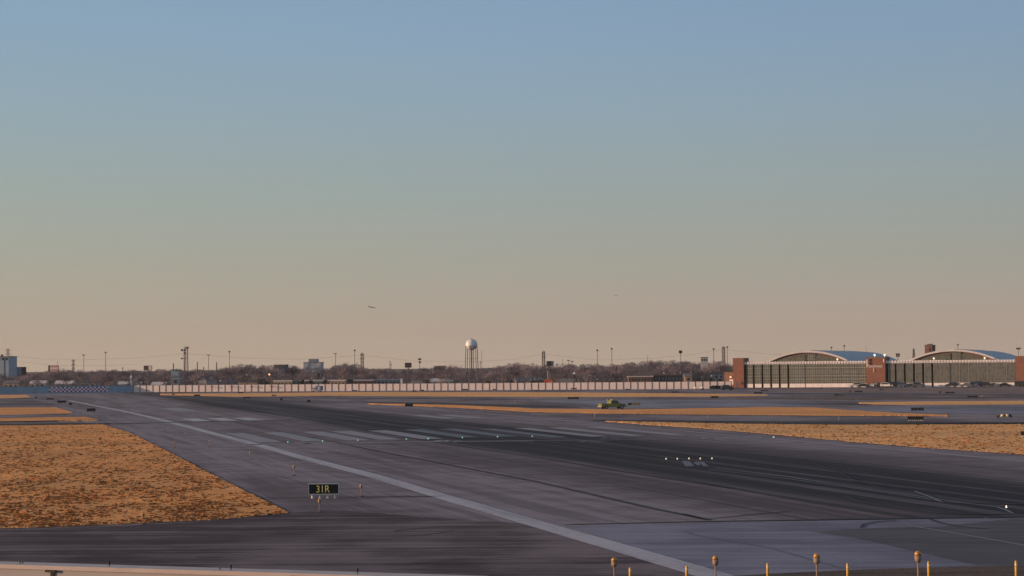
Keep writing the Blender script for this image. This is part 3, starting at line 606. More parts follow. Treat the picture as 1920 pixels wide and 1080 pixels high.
# ------------------------------------------------------------------ hangars
brick = mat('red_brick', (.24, .105, .07), .85, .12, .8); brick2 = mat('orange_brick', (.29, .14, .085), .85, .12, .8)
whitew = mat('white_panel', (.84, .76, .74), .7, .08, .5); mull = mat('mullion', (.36, .36, .32), .6)
def glaz(name, gx, gz, base, line, wl_=.16):
    m = bpy.data.materials.new(name); m.use_nodes = True; t = m.node_tree; b = t.nodes['Principled BSDF']
    tcn = N(t, 'ShaderNodeTexCoord'); sp_ = N(t, 'ShaderNodeSeparateXYZ'); t.links.new(tcn.outputs['Object'], sp_.inputs[0])
    a = math_n(t, 'LESS_THAN', math_n(t, 'FRACT', math_n(t, 'DIVIDE', sp_.outputs[0], gx)), wl_/gx*.8); c = math_n(t, 'LESS_THAN', math_n(t, 'FRACT', math_n(t, 'DIVIDE', sp_.outputs[2], gz)), wl_/gz*.8)
    k = math_n(t, 'MAXIMUM', a, c)
    # slight pane to pane variation
    cell = N(t, 'ShaderNodeTexWhiteNoise', noise_dimensions='2D'); cb = N(t, 'ShaderNodeCombineXYZ')
    t.links.new(math_n(t, 'FLOOR', math_n(t, 'DIVIDE', sp_.outputs[0], gx)), cb.inputs[0]); t.links.new(math_n(t, 'FLOOR', math_n(t, 'DIVIDE', sp_.outputs[2], gz)), cb.inputs[1]); t.links.new(cb.outputs[0], cell.inputs[0])
    vm = N(t, 'ShaderNodeVectorMath', operation='SCALE'); vm.inputs[0].default_value = base; t.links.new(math_n(t, 'MULTIPLY_ADD', cell.outputs[0], .5, .75), vm.inputs['Scale'])
    t.links.new(mixc(t, k, vm.outputs[0], line+(1,)), b.inputs['Base Color']); b.inputs['Roughness'].default_value = .45; b.inputs['Specular IOR Level'].default_value = .4
    return m
glass1 = glaz('greenish_glazing', .8, 1.05, (.085, .09, .075), (.30, .29, .25)); glass2 = glaz('dull_glazing', .8, 1.05, (.115, .115, .10), (.16, .155, .14))
archg = glaz('arch_glazing', .8, 1.1, (.09, .095, .075), (.16, .15, .12))
roofM = mat('blue_grey_roof', (.30, .37, .45), .5, .1, .2); archM = mat('arch_rim', (.60, .56, .55), .7, .1, .5); dark = mat('dark_gap', (.01, .012, .014), .8)
HA = G(1375, 727.2); HB = G(1930, 724.8); hang, HL = along(HA, HB); hdir = (HB-HA).normalized(); hback = Vector((-hdir.y, hdir.x, 0))
def hx(u):
    d = ray(u, VH(u)); den = d.x*hdir.y-d.y*hdir.x; tt = (HA.x*hdir.y-HA.y*hdir.x)/den; return (Vector((d.x*tt, d.y*tt, 0))-HA).dot(hdir)
def hz(u, v, back=0):
    q = HA+hdir*hx(u)+hback*back; return H+(VH(u)-v)*q.y/f
def hangar(label, d0, d1, a0, a1, av, edgeu, gm, roofback=140, lefttower=None, righttower=None, hmull=True):
    x0, x1 = hx(d0), hx(d1); o0 = HA+hdir*x0
    t = thing('hangar', label, 'hangar', (o0.x, o0.y, 0), hang, 'two arched hangars')
    X = lambda u: hx(u)-x0
    zh = hz((d0+d1)/2, 677.7 if d0 < 1600 else 675.2); zb = hz((d0+d1)/2, 719 if d0 < 1600 else 717.6); zg = zh-1.0
    w = x1-x0; n = 14; lw = w/n
    # building mass behind the doors
    MB().box(0, w, 1.6, roofback, 0, zh-.6).build('side_walls', brick2, t)
    # header strip of white blocks
    hb_ = MB(); nb_ = 44
    for i in range(nb_):
        q = w/nb_; hb_.box(q*i+.08, q*(i+1)-.42, -.25+(.06 if i % 2 else 0), .1, zg+.02, zh+.03*(i % 2))
    hb_.box(0, w, .9, 1.7, zg+.02, zh-.1); hb_.build('header', whitew, t)
    MB().box(0, w, .9, 1.2, 0, zg).build('door_recess', dark, t)
    for i in range(n):
        xa, xb = lw*i, lw*(i+1); stag = i < 7
        gap = .72 if i < 6 else .0
        ya = -.1 if stag else .1
        if i == 0: xa += .9
        if stag and i > 0: xa += gap
        lf = MB().box(xa, xb-.06, ya, ya+.3, zb, zg).build('door_leaf', gm, t)
        MB().box(xa, xb-.06, ya-.05, ya+.35, .05, zb-.02).build('kick_panel', whitew, lf)
        m_ = MB().box(xa-.001, xa+.13, ya-.08, ya-.001, zb, zg)
        if hmull:
            for k in range(1, 5): m_.box(xa+.13, xb-.07, ya-.04, ya-.002, zb+(zg-zb)*k/5-.05, zb+(zg-zb)*k/5+.05)
        m_.build('mullions', mull, lf)
    # arched roof
    xa, xb = X(a0), X(a1); zt_ = hz((a0+a1)/2, av, 2); zs = zh-.35; c = (xa+xb)/2; hw_ = (xb-xa)/2; sg = zt_-zs
    R = (hw_*hw_+sg*sg)/(2*sg); seg = 40; th = math.asin(hw_/R)
    def arc(r, th_, dz=0): return [(c+r*math.sin(-th_+2*th_*i/seg), zt_-R+r*math.cos(-th_+2*th_*i/seg)+dz) for i in range(seg+1)]
    outer = arc(R, th)
    mb = MB(); V = []; nn = len(outer); rows = 12
    for j in range(rows+1):
        y = 1.8+(roofback-1.8)*j/rows; V += [(x, y, z) for x, z in outer]
    mb.quads(V, [(j*nn+i, j*nn+i+1, (j+1)*nn+i+1, (j+1)*nn+i) for j in range(rows) for i in range(nn-1)])
    mb.poly([(x, roofback, z) for x, z in outer])
    rf = mb.build('roof', roofM, t, True)
    rb_ = MB(); pr = arc(R+.12, th)
    rb_.box(c-.2, c+.2, 8, roofback-8, zt_+.05, zt_+.2)
    for j in range(1, 14):
        y = 8+j*(roofback-10)/14
        for i in range(seg): rb_.quads([(pr[i][0], y, pr[i][1]), (pr[i+1][0], y, pr[i+1][1]), (pr[i+1][0], y+.5, pr[i+1][1]), (pr[i][0], y+.5, pr[i][1])], [(0, 1, 2, 3)])
    rb_.build('roof_ribs', mat('roof_rib', (.26, .31, .37), .6), rf)
    # rim and arched glazing
    inn = arc(R-.7, th*.995); rim = MB()
    for i in range(seg):
        a, b, c_, d = outer[i], outer[i+1], inn[i+1], inn[i]
        P = [(q[0], y, max(q[1], zs-.3)) for y in (.9, 2.2) for q in (a, b, c_, d)]
        rim.quads(P, [(0, 1, 2, 3), (7, 6, 5, 4), (0, 4, 5, 1), (3, 2, 6, 7)])
    rim.build('arch_rim', archM, t)
    gl = [(x, z) for x, z in arc(R-1.6, th*.9) if z > zs-.2]; MB().prism_y([(gl[0][0], zs-.4)]+gl+[(gl[-1][0], zs-.4)], 1.5, 1.7).build('arch_window', archg, t)
    fill = [(x, max(z, zs-.3)) for x, z in arc(R-.9, th*.985)]; MB().prism_y([(fill[0][0], zs-.4)]+fill+[(fill[-1][0], zs-.4)], 1.72, 1.79).build('arch_infill', mat('arch_infill', (.16, .10, .08), .8), t)
    MB().box(c-.9, c-.5, 1.3, 1.49, zs+.2, zt_-1.5).build('vent_slot', dark, t)
    MB().box(c-.5, c+2.8, 1.36, 1.49, zs+.25, zs+3.2).build('arch_door', gm, t)
    for du in (60, -35):
        x = c+du*.19
        if d0 < 1600 and du < 0: continue
        MB().tube((x, -.2, zh), (x, -.8, zh+.5), .05).lathe([(.14, zh+.4), (.32, zh+.55), (.28, zh+.85), (.1, zh+1.0)], 10, x, -.8).build('flood_lamp', mat('lit_flood', (1, .9, .7), .4, emit=(1, .85, .6), estr=1.1), t, True)
    def tower(u0, u1, v, nm):
        a, b = X(u0), X(u1); z = hz((u0+u1)/2, v); o = MB().box(a, b, -.8, 9, 0, z).build('brick_tower', brick, t)
        MB().box(a-.06, b+.06, -.86, 9.06, z+.003, z+.25).build('parapet', mat('parapet', (.22, .12, .09), .8), o)
        MB().box(a+1.0, a+1.9, -.85, -.803, 0, 2.1).build('door', mat('grey_door', (.12, .09, .08), .6), o)
        if b-a > 3: MB().box(b-.9, b-.3, -.86, -.803, 1.2, 2.2).build('window', dark, o)
    if lefttower: tower(*lefttower)
    if righttower: tower(*righttower)
    return t
h1 = hangar('left arched hangar with gridded glass doors between two brick towers', 1395.5, 1624.5, 1432, 1596, 657.5, 0, glass1, 140, lefttower=(1375, 1395, 672.5, 0))
h2 = hangar('right arched hangar with plainer glass doors, cut off by the picture edge', 1660.5, 1904, 1698, 1876, 655.3, 0, glass2, 140, righttower=(1904.2, 1960, 668.5, 0), hmull=False)
# middle tower with the airline name
xa, xb = hx(1624.8), hx(1660.2); o0 = HA+hdir*xa; w = xb-xa; ztw = hz(1642, 671)
t = thing('brick_tower', 'square brick tower with white lettering between the two hangars', 'tower', (o0.x, o0.y, 0), hang)
MB().box(0, w, -1, 12, 0, ztw).build('walls', brick, t)
MB().box(-.08, w+.08, -1.08, 12.08, ztw+.003, ztw+.3).build('parapet', mat('parapet', (.22, .12, .09), .8), t)
for zz in (675, 681):
    z = hz(1631, zz); MB().box(w*.16, w*.32, -1.06, -1.003, z-.55, z+.35).build('window', dark, t)
MB().box(w*.02, w*.07, -1.1, -1.003, hz(1642, 688), hz(1642, 674)).build('white_trim', whitew, t); MB().box(w*.90, w*.95, -1.1, -1.003, hz(1642, 679), hz(1642, 673)).build('white_trim', whitew, t)
me = text_mesh('Southwest', 1.55, .04); me.materials.append(wht); o = bpy.data.objects.new('lettering', me); COL.objects.link(o); o.parent = t; o.rotation_euler = (math.pi/2, 0, 0); o.location = (w*.48, -1.06, hz(1642, 686.5))
xs = [v.co.x for v in me.vertices]; o.scale = (w*.72/(max(xs)-min(xs)), 1, 1)
z = hz(1642, 695.5); MB().prism_y([(w*.43+x*.55, z+y*.55) for x, y in ((0, -1), (1, .2), (.85, .8), (.45, .95), (0, .55), (-.45, .95), (-.85, .8), (-1, .2))], -1.05, -1.003).build('heart_emblem', mat('emblem_red', (.10, .03, .03), .6), t)
MB().box(w*.38, w*.41, -1.12, -1.05, z-.4, z+1).build('emblem_trim', whitew, t)
for x in (w*.3, w*.55): MB().box(x, x+.9, -1.04, -1.003, 0, 2.1).build('door', mat('grey_door', (.12, .09, .08), .6), t)
for x, u in ((w*.45, 1640), (w*.98, 1660)):
    MB().tube((x, -.5, ztw+.3), (x, -.7, ztw+.9), .06).lathe([(.14, ztw+.7), (.38, ztw+.9), (.34, ztw+1.25), (.1, ztw+1.4)], 10, x, -.8).build('flood_lamp', mat('lit_flood', (1, .9, .7), .4, emit=(1, .85, .6), estr=1.1), t, True)
# annex left of the hangar
x0 = hx(1357); o0 = HA+hdir*x0; w = hx(1374.9)-x0; za = hz(1366, 698.5)
t = thing('brick_annex', 'low orange brick annex attached to the left hangar tower', 'building', (o0.x, o0.y, 0), hang)
MB().box(0, w, .8, 12, 0, za).build('walls', brick2, t); MB().box(-.1, w, .7, 12.1, za+.003, za+.2).build('roof', mat('flat_roof', (.2, .15, .13), .8), t)
MB().box(w*.52, w*.95, .72, .797, 1.2, 3.2).build('garage_door', whitew, t); MB().lathe([(.3, 0), (.3, .4)], 10, w*.66, .6).build('wall_lamp', mat('lit_flood', (1, .9, .7), .4, emit=(1, .85, .6), estr=1.6), t).location.z = hz(1366, 708)
MB().box(w*.1, w*.26, .74, .797, .9, 2.0).build('window', dark, t)
# objects on and behind hangar roofs
def boxat(name, label, cat, u0, u1, v0, v1, D, m, base=None, extra=None, rz=.2, depth=None):
    a = Wp((u0+u1)/2, v0, D); s = D/f; w = (u1-u0)*s; z1 = a.z; z0 = Wp((u0+u1)/2, v1, D).z if base is None else base
    t = thing(name, label, cat, (a.x, a.y, 0), -rz); d = depth or w*.8
    MB().box(-w/2, w/2, 0, d, z0, z1).build('walls', m, t)
    MB().box(-w/2-.15, w/2+.15, -.15, d+.15, z1+.003, z1+.25).build('roof', mat('dark_roof', (.05, .045, .05), .8), t)
    return t, w, z0, z1, d
steel_ = mat('pylon_steel', (.16, .125, .12), .6, .1, 1)
t, w, z0, z1, d = boxat('roof_penthouse', 'dark brown boxy penthouse rising behind the right hangar roof', 'building', 1733, 1748.5, 648, 680, 760, mat('dark_brown_brick', (.11, .05, .045), .8), 0, rz=.7)
MB().box(-w*.3, w*.3, d*.2, d*.6, z1+.26, z1+.7).build('rooftop_unit', dkm, t); MB().box(w*.1, w*.35, -.06, -.003, z1-2.4, z1-.9).build('window', dark, t)
t, w, z0, z1, d = boxat('roof_unit_house', 'small dark cabin on a post peeking beyond the left hangar roof', 'building', 1680, 1687, 663.8, 669, 840, mat('dark_cabin', (.03, .03, .035), .8))
MB().tube((0, .5, 0), (0, .5, z0), .12).build('post', steel_, t)
MB().box(-w*.2, w*.2, -.06, -.003, z1-1.2, z1-.4).build('window', grey, t)
t, w, z0, z1, d = boxat('flat_sign', 'thin dark board on a post behind the far right hangar roof', 'building', 1906, 1913, 653.0, 655.2, 860, mat('dark_cabin', (.03, .03, .035), .8))
MB().tube((0, .5, 0), (0, .5, z0), .12).build('post', steel_, t)
MB().box(-w*.2, w*.2, -.06, -.003, z1-.35, z1-.1).build('window', grey, t)
# ------------------------------------------------------------------ lattice towers, masts, poles
steel = mat('pylon_steel', (.16, .125, .12), .6, .1, 1)
def lattice(label, u, vt, D, wb_px, wt_px, arms=3, name='pylon', armpx=6, cat='pylon', rz=.3):
    a = Wp(u, vt, D); s = D/f; hz_ = a.z; wb = wb_px*s*(hz_/(hz_*1.0)); wt = wt_px*s
    t = thing(name, label, cat, (a.x, a.y, 0), rz); mb = MB(); n = 9; r = .11*s/.25
    def c(k, i): 
        q = (wb+(wt-wb)*k/n)/2; z = hz_*k/n; sx_, sy = ((-1, -1), (1, -1), (1, 1), (-1, 1))[i % 4]; return (sx_*q, sy*q, z)
    for k in range(n):
        for i in range(4):
            mb.tube(c(k, i), c(k+1, i), r, n=4, cap=False); mb.tube(c(k, i), c(k+1, i+1), r*.6, n=4, cap=False); mb.tube(c(k, i+1), c(k+1, i), r*.6, n=4, cap=False); mb.tube(c(k+1, i), c(k+1, i+1), r*.6, n=4, cap=False)
    mb.build('lattice_body', steel, t)
    for j in range(arms):
        z = hz_-(.4+j*2.2); ar = armpx*s*(1 if j != 1 else 1.15)/2
        MB().tube((-ar, 0, z), (ar, 0, z), r, n=4).tube((-ar, 0, z), (0, 0, z+1), r*.6, n=4).tube((ar, 0, z), (0, 0, z+1), r*.6, n=4).tube((-ar, 0, z), (-ar, 0, z-.6), r*.7, n=4).tube((ar, 0, z), (ar, 0, z-.6), r*.7, n=4).build('cross_arm', steel, t)
    return t, hz_, s
lattice('lattice pylon behind the grey block at the far left edge', 15, 655, 1050, 7, 3, 2, armpx=9)
lattice('small lattice pylon between the left billboard and thin masts', 137.5, 675, 1050, 6, 1.5, 4, armpx=6)
t, hz_, s = lattice('tall telecom lattice tower with dishes, highest thing on the left', 349.5, 650.5, 900, 7, 4.5, 1, 'telecom_tower', 9, 'tower')
for du, vv, r in ((-8.5, 656.5, .55), (-8.8, 672, .45), (-3.5, 656, .5), (2, 652, .5), (-3.5, 662, .45)):
    z = Wp(350, vv, 900).z; x = du*s; MB().tube((x, -.5, z), (x, -1.0, z), r, r*.8, 12).tube((x, -.5, z), (-1*s, 0, z), .08).build('dish', dkm, t)
MB().tube((-4.5*s, 0, 0), (-4.5*s, 0, hz_-1.2), .18).build('side_mast', steel, t)
lattice('lattice pylon with broad head above trees left of centre', 679, 662.5, 950, 5.5, 4, 2, armpx=7)
lattice('lattice pylon right of the water tower beside a billboard', 1019, 659, 950, 6, 4, 2, armpx=6)
lattice('lattice pylon above the trees left of the hangars', 1356.5, 650.5, 950, 5, 4, 1, armpx=5)
lattice('tapering lattice pylon between the two hangar roofs', 1713, 654.5, 1050, 9, 1.5, 1, armpx=4)
def mast(u, vt, D, kind, label, r=.16, m=steel):
    a = Wp(u, vt, D); s = D/f; t = thing('light_mast' if kind != 'pole' else 'utility_pole', label, 'mast' if kind != 'pole' else 'pole', (a.x, a.y, 0), 0, 'masts and poles above the tree line')
    MB().tube((0, 0, 0), (0, 0, a.z), r*1.3, r*.8, 6).build('shaft', m, t)
    if kind == 'T': MB().box(-2.6*s, 2.6*s, -.15, .15, a.z-.1, a.z+.25).tube((-2.6*s, 0, a.z), (-2.6*s, 0, a.z+.5), .12).build('lamp_head', dkm, t)
    if kind == 'dot': MB().lathe([(.15, a.z), (.5, a.z+.2), (.5, a.z+.6), (.1, a.z+.9)], 8).build('lamp_head', dkm, t)
    if kind == 'flood': MB().box(-3*s, 3*s, -.5, .5, a.z-.2, a.z+1.0).box(-2.2*s, 2.2*s, -.4, .4, a.z-.5, a.z-.2).build('flood_rack', blk, t)
    if kind == 'cluster':
        MB().box(-3*s, 3*s, -.4, .4, a.z-.5, a.z+.3).build('flood_rack', blk, t); MB().box(-2*s, 2.2*s, -.4, .4, a.z-2, a.z-1.2).build('flood_rack', dkm, t)
    if kind == 'pole': MB().box(-1.8*s, 1.8*s, -.1, .1, a.z-.8, a.z-.55).build('cross_bar', m, t)
    return t
for u, vt, k, lab in ((108, 676, 'bare', 'thin pole just right of the red billboard'), (157, 666, 'T', 'thin mast right of the small pylon, shorter of a pair'), (198, 662.5, 'dot', 'thin tall mast right of the small pylon, taller of a pair'),
    (391, 666, 'T', 'thin lamp mast right of the telecom tower, nearer to it'), (430, 661, 'dot', 'tall lamp mast above the left tree crowns'), (230, 688, 'pole', 'short utility pole left of the dark billboard'),
    (325, 681, 'thick', 'stubby dark chimney pole left of the telecom tower'), (370, 678.5, 'thick', 'dark pole immediately right of the telecom tower'), (406, 679, 'thick', 'dark short pole between two lamp masts'), (382, 688, 'thick', 'stubby dark stack among roofs right of the telecom tower'),
    (629, 663.5, 'T', 'lamp mast right of the pale stepped tower block'), (665, 658.5, 'dot', 'tall lamp mast just left of the broad pylon'), (731, 676, 'pole', 'utility pole midway between pylon and billboard'), (733, 681, 'pole', 'second utility pole midway between pylon and billboard'),
    (787, 673, 'cluster', 'mast with two racks of floodlights left of the water tower'), (903, 657, 'bare', 'thin antenna pole right of the water tower, taller one'), (900.5, 677, 'pole', 'short pole right beside the water tower leg'),
    (1055, 673, 'bare', 'thin pole right of the pylon and billboard'), (1066, 676, 'T', 'short lamp mast right of a thin pole'), (1073, 678, 'T', 'shortest lamp mast before the wooded rise'), (1120, 658.5, 'dot', 'left one of two tall masts above the wooded rise'), (1147, 655.5, 'dot', 'right one of two tall masts above the wooded rise'),
    (1214, 665, 'bare', 'hair thin pole above the brick building'), (1276, 661, 'flood', 'tall mast with a dark floodlight box near the canopy building'), (1338, 656, 'dot', 'mast left of the pylon by the hangars'), (1363.5, 652.5, 'dot', 'mast right beside the pylon by the hangars'),
    (1559, 653, 'dot', 'tiny lamp mast peeking over the left hangar roof, left one'), (1583, 650, 'dot', 'tiny lamp mast peeking over the left hangar roof, right one'), (1624, 648, 'bare', 'hair thin pole behind the left hangar roof end'), (1796, 648, 'dot', 'small lamp mast above the right hangar roof'),
    (41.5, 700, 'none', 'post')):
    if k == 'none': continue
    mast(u, vt, 960 if u < 1500 else 1000, k, lab, {'thick': .34, 'bare': .1}.get(k, .15))
# power lines
cable = mat('cable', (.10, .085, .085), .6)
def wire(name, label, pts, D):
    P = [Wp(u, v, D) for u, v in pts]; mb = MB()
    for a, b in zip(P, P[1:]): mb.tube(a, b, .045, n=4, cap=False)
    o = mb.build(name, cable); o['label'] = label; o['category'] = 'cable'; o['group'] = 'overhead power lines'
wire('power_line', 'sagging upper power line between left edge pylon and telecom tower', [(16, 667), (80, 673), (160, 674.5), (240, 672), (347, 663.5)], 1000)
wire('power_line', 'lower power line at left passing behind the billboard', [(16, 676), (100, 685), (180, 686), (260, 683)], 1000)
wire('power_line', 'upper power line running right from the telecom tower', [(352, 663), (450, 671), (560, 674), (679, 666)], 930)
wire('power_line', 'power line from broad pylon past the floodlight cluster to the next pylon', [(679, 666), (780, 677), (880, 678.5), (960, 674), (1019, 664)], 950)
wire('power_line', 'power line over the wooded rise toward the hangars', [(1019, 664), (1120, 675), (1220, 672), (1300, 664.5), (1356, 655)], 950)
wire('power_line', 'power line from the hangar pylon to the hangar roof', [(1356, 655), (1440, 664), (1520, 667)], 950)
# ------------------------------------------------------------------ water tower
D = 900; a = Wp(884, 634.5, D); s = D/f
t = thing('water_tower', 'white ball shaped water tower on slim legs rising above the trees', 'water tower', (a.x, a.y, 0))
zc = Wp(884, 646, D).z; r = 11.3*s; tank = mat('tank_white', (.62, .64, .66), .35, .04, .3, spec=.6)
prof = [(r*math.sin(k*math.pi/20)*(1.0), zc-r*.93*math.cos(k*math.pi/20)) for k in range(1, 20)]
MB().lathe(prof, 36).build('tank', tank, t, True)
MB().lathe([(.5, zc+r*.9), (.4, zc+r*1.0), (.1, a.z)], 12).build('vent_cap', dkm, t)
MB().lathe([(r*1.02, zc-.5), (r*1.02, zc-.35)], 36).build('balcony', tank, t)
MB().tube((0, 0, 0), (0, 0, zc-r*.9), .3, n=10).build('riser', steel, t)
for i in range(6):
    q = i*math.pi/3+.25; MB().tube((math.cos(q)*12.8*s*1.08, math.sin(q)*12.8*s, 0), (math.cos(q)*r*.95, math.sin(q)*r*.95, zc-.6), .2, .17, 6).build('leg', steel, t)
br = MB()
for zf in (.36, .68):
    for i in range(6):
        q, q2 = i*math.pi/3+.25, (i+1)*math.pi/3+.25; rr = r*.95+(13.3*s-r*.95)*(1-zf); z = (zc-.6)*zf; br.tube((math.cos(q)*rr, math.sin(q)*rr, z), (math.cos(q2)*rr, math.sin(q2)*rr, z), .09, n=4)
br.build('brace_rings', steel, t)
# ------------------------------------------------------------------ billboards
def billboard(label, u0, u1, v0, v1, D, mats, rz=0, postdark=steel):
    a = Wp((u0+u1)/2, v1, D); s = D/f; w = (u1-u0)*s; h = (v1-v0)*s; t = thing('billboard', label, 'billboard', (a.x, a.y, 0), rz)
    MB().box(-w/2, w/2, 0, .5, a.z, a.z+h).build('frame', dkm, t)
    x = -w/2+.12
    for k, (fr, m) in enumerate(mats):
        MB().box(x, x+(w-.24)*fr, -.06-.003*k, -.003, a.z+.15, a.z+h-.15).build('face_panel', m, t); x += (w-.24)*fr
    MB().tube((0, .3, 0), (0, .3, a.z), .35, .3, 8).build('pole', postdark, t)
    MB().box(-w/2, w/2, -.6, -.1, a.z-.25, a.z-.1).build('catwalk', postdark, t)
    return t
bb = mat('board_blue', (.12, .17, .26), .6, .2, 1); bd = mat('board_dark', (.04, .03, .035), .6); br_ = mat('board_red', (.38, .10, .10), .6); bw = mat('board_white', (.62, .52, .50), .6, .1, 2)
billboard('dark blue double sided billboard at far left on a tall post', 31.5, 49, 688, 703.5, 900, [(.5, bb), (.5, bd)], .2)
t = billboard('white billboard with red bands left of the checkered wall', 90, 110, 685, 697, 930, [(.16, bd), (.84, bw)], -.1)
a = Wp(100, 697, 930); MB().box(-1.6, 2.3, -.09, -.07, a.z+.5, a.z+1.05).box(-1.6, 2.3, -.09, -.07, a.z+2.2, a.z+2.6).build('red_band', br_, t)
billboard('dark billboard with pale edge above trees left of the telecom tower', 269, 285, 685.5, 694, 950, [(.62, bd), (.38, bw)], -.15)
billboard('dark billboard above trees left of the floodlight cluster', 759, 771.5, 680, 689, 950, [(1, bd)], -.1)
billboard('dark billboard right of the central pylon, pale right end', 1024.5, 1038, 677, 686, 950, [(.72, bd), (.28, bb)], -.15)
# ------------------------------------------------------------------ buildings behind the wall
def bl(name, label, u0, u1, v0, D, wallm, roofm, kind='flat', vbase=None, win=0, depth=7, rz=.05, winm=None, over=.25, winz=None):
    a = Wp((u0+u1)/2, v0, D); s = D/f; w = (u1-u0)*s; z1 = a.z; t = thing(name, label, 'building' if name != 'house' else 'house', (a.x, a.y, 0), -rz)
    winm = winm or dark
    if kind == 'flat':
        MB().box(-w/2, w/2, 0, depth, 0, z1-.3).build('walls', wallm, t); MB().box(-w/2-over, w/2+over, -over-.1, depth+over, z1-.297, z1+(.22 if name == 'trailer_home' else 0)).build('roof', roofm, t)
        zz = z1-.3
    elif kind == 'gable':     # gable end toward the viewer
        rh = min(w*.42, z1*.45); zz = z1-rh
        MB().prism_y([(-w/2, 0), (w/2, 0), (w/2, zz), (0, z1-.05), (-w/2, zz)], 0, depth).build('walls', wallm, t)
        mb = MB()
        for sg in (-1, 1): mb.quads([(0, -.4, z1), (sg*(w/2+.3), -.4, zz-.2), (sg*(w/2+.3), depth+.4, zz-.2), (0, depth+.4, z1), (0, -.4, z1+.18), (sg*(w/2+.3), -.4, zz), (sg*(w/2+.3), depth+.4, zz), (0, depth+.4, z1+.18)], [(0, 1, 2, 3), (4, 5, 6, 7), (0, 1, 5, 4), (3, 2, 6, 7), (1, 2, 6, 5)])
        mb.build('roof', roofm, t)
    else:                      # long side toward the viewer
        rh = 1.3; zz = z1-rh
        MB().box(-w/2, w/2, 0, depth, 0, zz).build('walls', wallm, t)
        V = [(-w/2-.3, -.4, zz), (w/2+.3, -.4, zz), (w/2+.3, depth+.4, zz), (-w/2-.3, depth+.4, zz), (-w/2-.3, depth/2, z1), (w/2+.3, depth/2, z1)]
        MB().quads(V, [(0, 1, 5, 4), (2, 3, 4, 5), (1, 2, 5), (3, 0, 4), (3, 2, 1, 0)]).build('roof', roofm, t)
        MB().box(w*.2, w*.2+.6, depth*.4, depth*.4+.6, zz+.6, z1+.7).build('chimney', brick, t)
    n = win
    if kind == 'gable': MB().box(-.45, .45, -.05, -.003, 0, 2.05).build('door', rfD, t)
    for i in range(n):
        x = -w/2+w*(i+.5)/n; q = zz if winz is None else winz; MB().box(x-min(.55, w/n*.3), x+min(.55, w/n*.3), -.05, -.003, q-1.7, q-.55).build('window', winm, t)
    return t, w, zz, z1
pale = mat('pale_siding', (.48, .42, .40), .8, .1, 1); tanh = mat('tan_siding', (.45, .31, .22), .8, .1, 1); gw = mat('grey_siding', (.26, .26, .29), .8, .15, 1); rfD = mat('dark_shingle', (.07, .06, .068), .9, .2, 1); rfG = mat('grey_shingle', (.17, .155, .165), .9, .15, 1)
rfW = mat('white_roof', (.60, .53, .50), .7, .08, 1); blu = mat('blue_grey_cladding', (.30, .37, .45), .6, .12, .6); conc = mat('far_concrete', (.34, .38, .44), .7, .1, .4); brk = mat('dull_brick', (.25, .12, .09), .85, .15, 1)
t, w, zz, z1 = bl('grain_block', 'tall blue grey block with dark top at the extreme left edge', -6, 16.5, 668, 1000, blu, rfG, 'flat', depth=14, win=3)
MB().box(-1, 0, -.2, 1, z1, z1+.9).build('stair_head', dkm, t); MB().box(w*.1, w*.14, -.12, -.003, 2, z1-.4).build('downpipe', dkm, t)
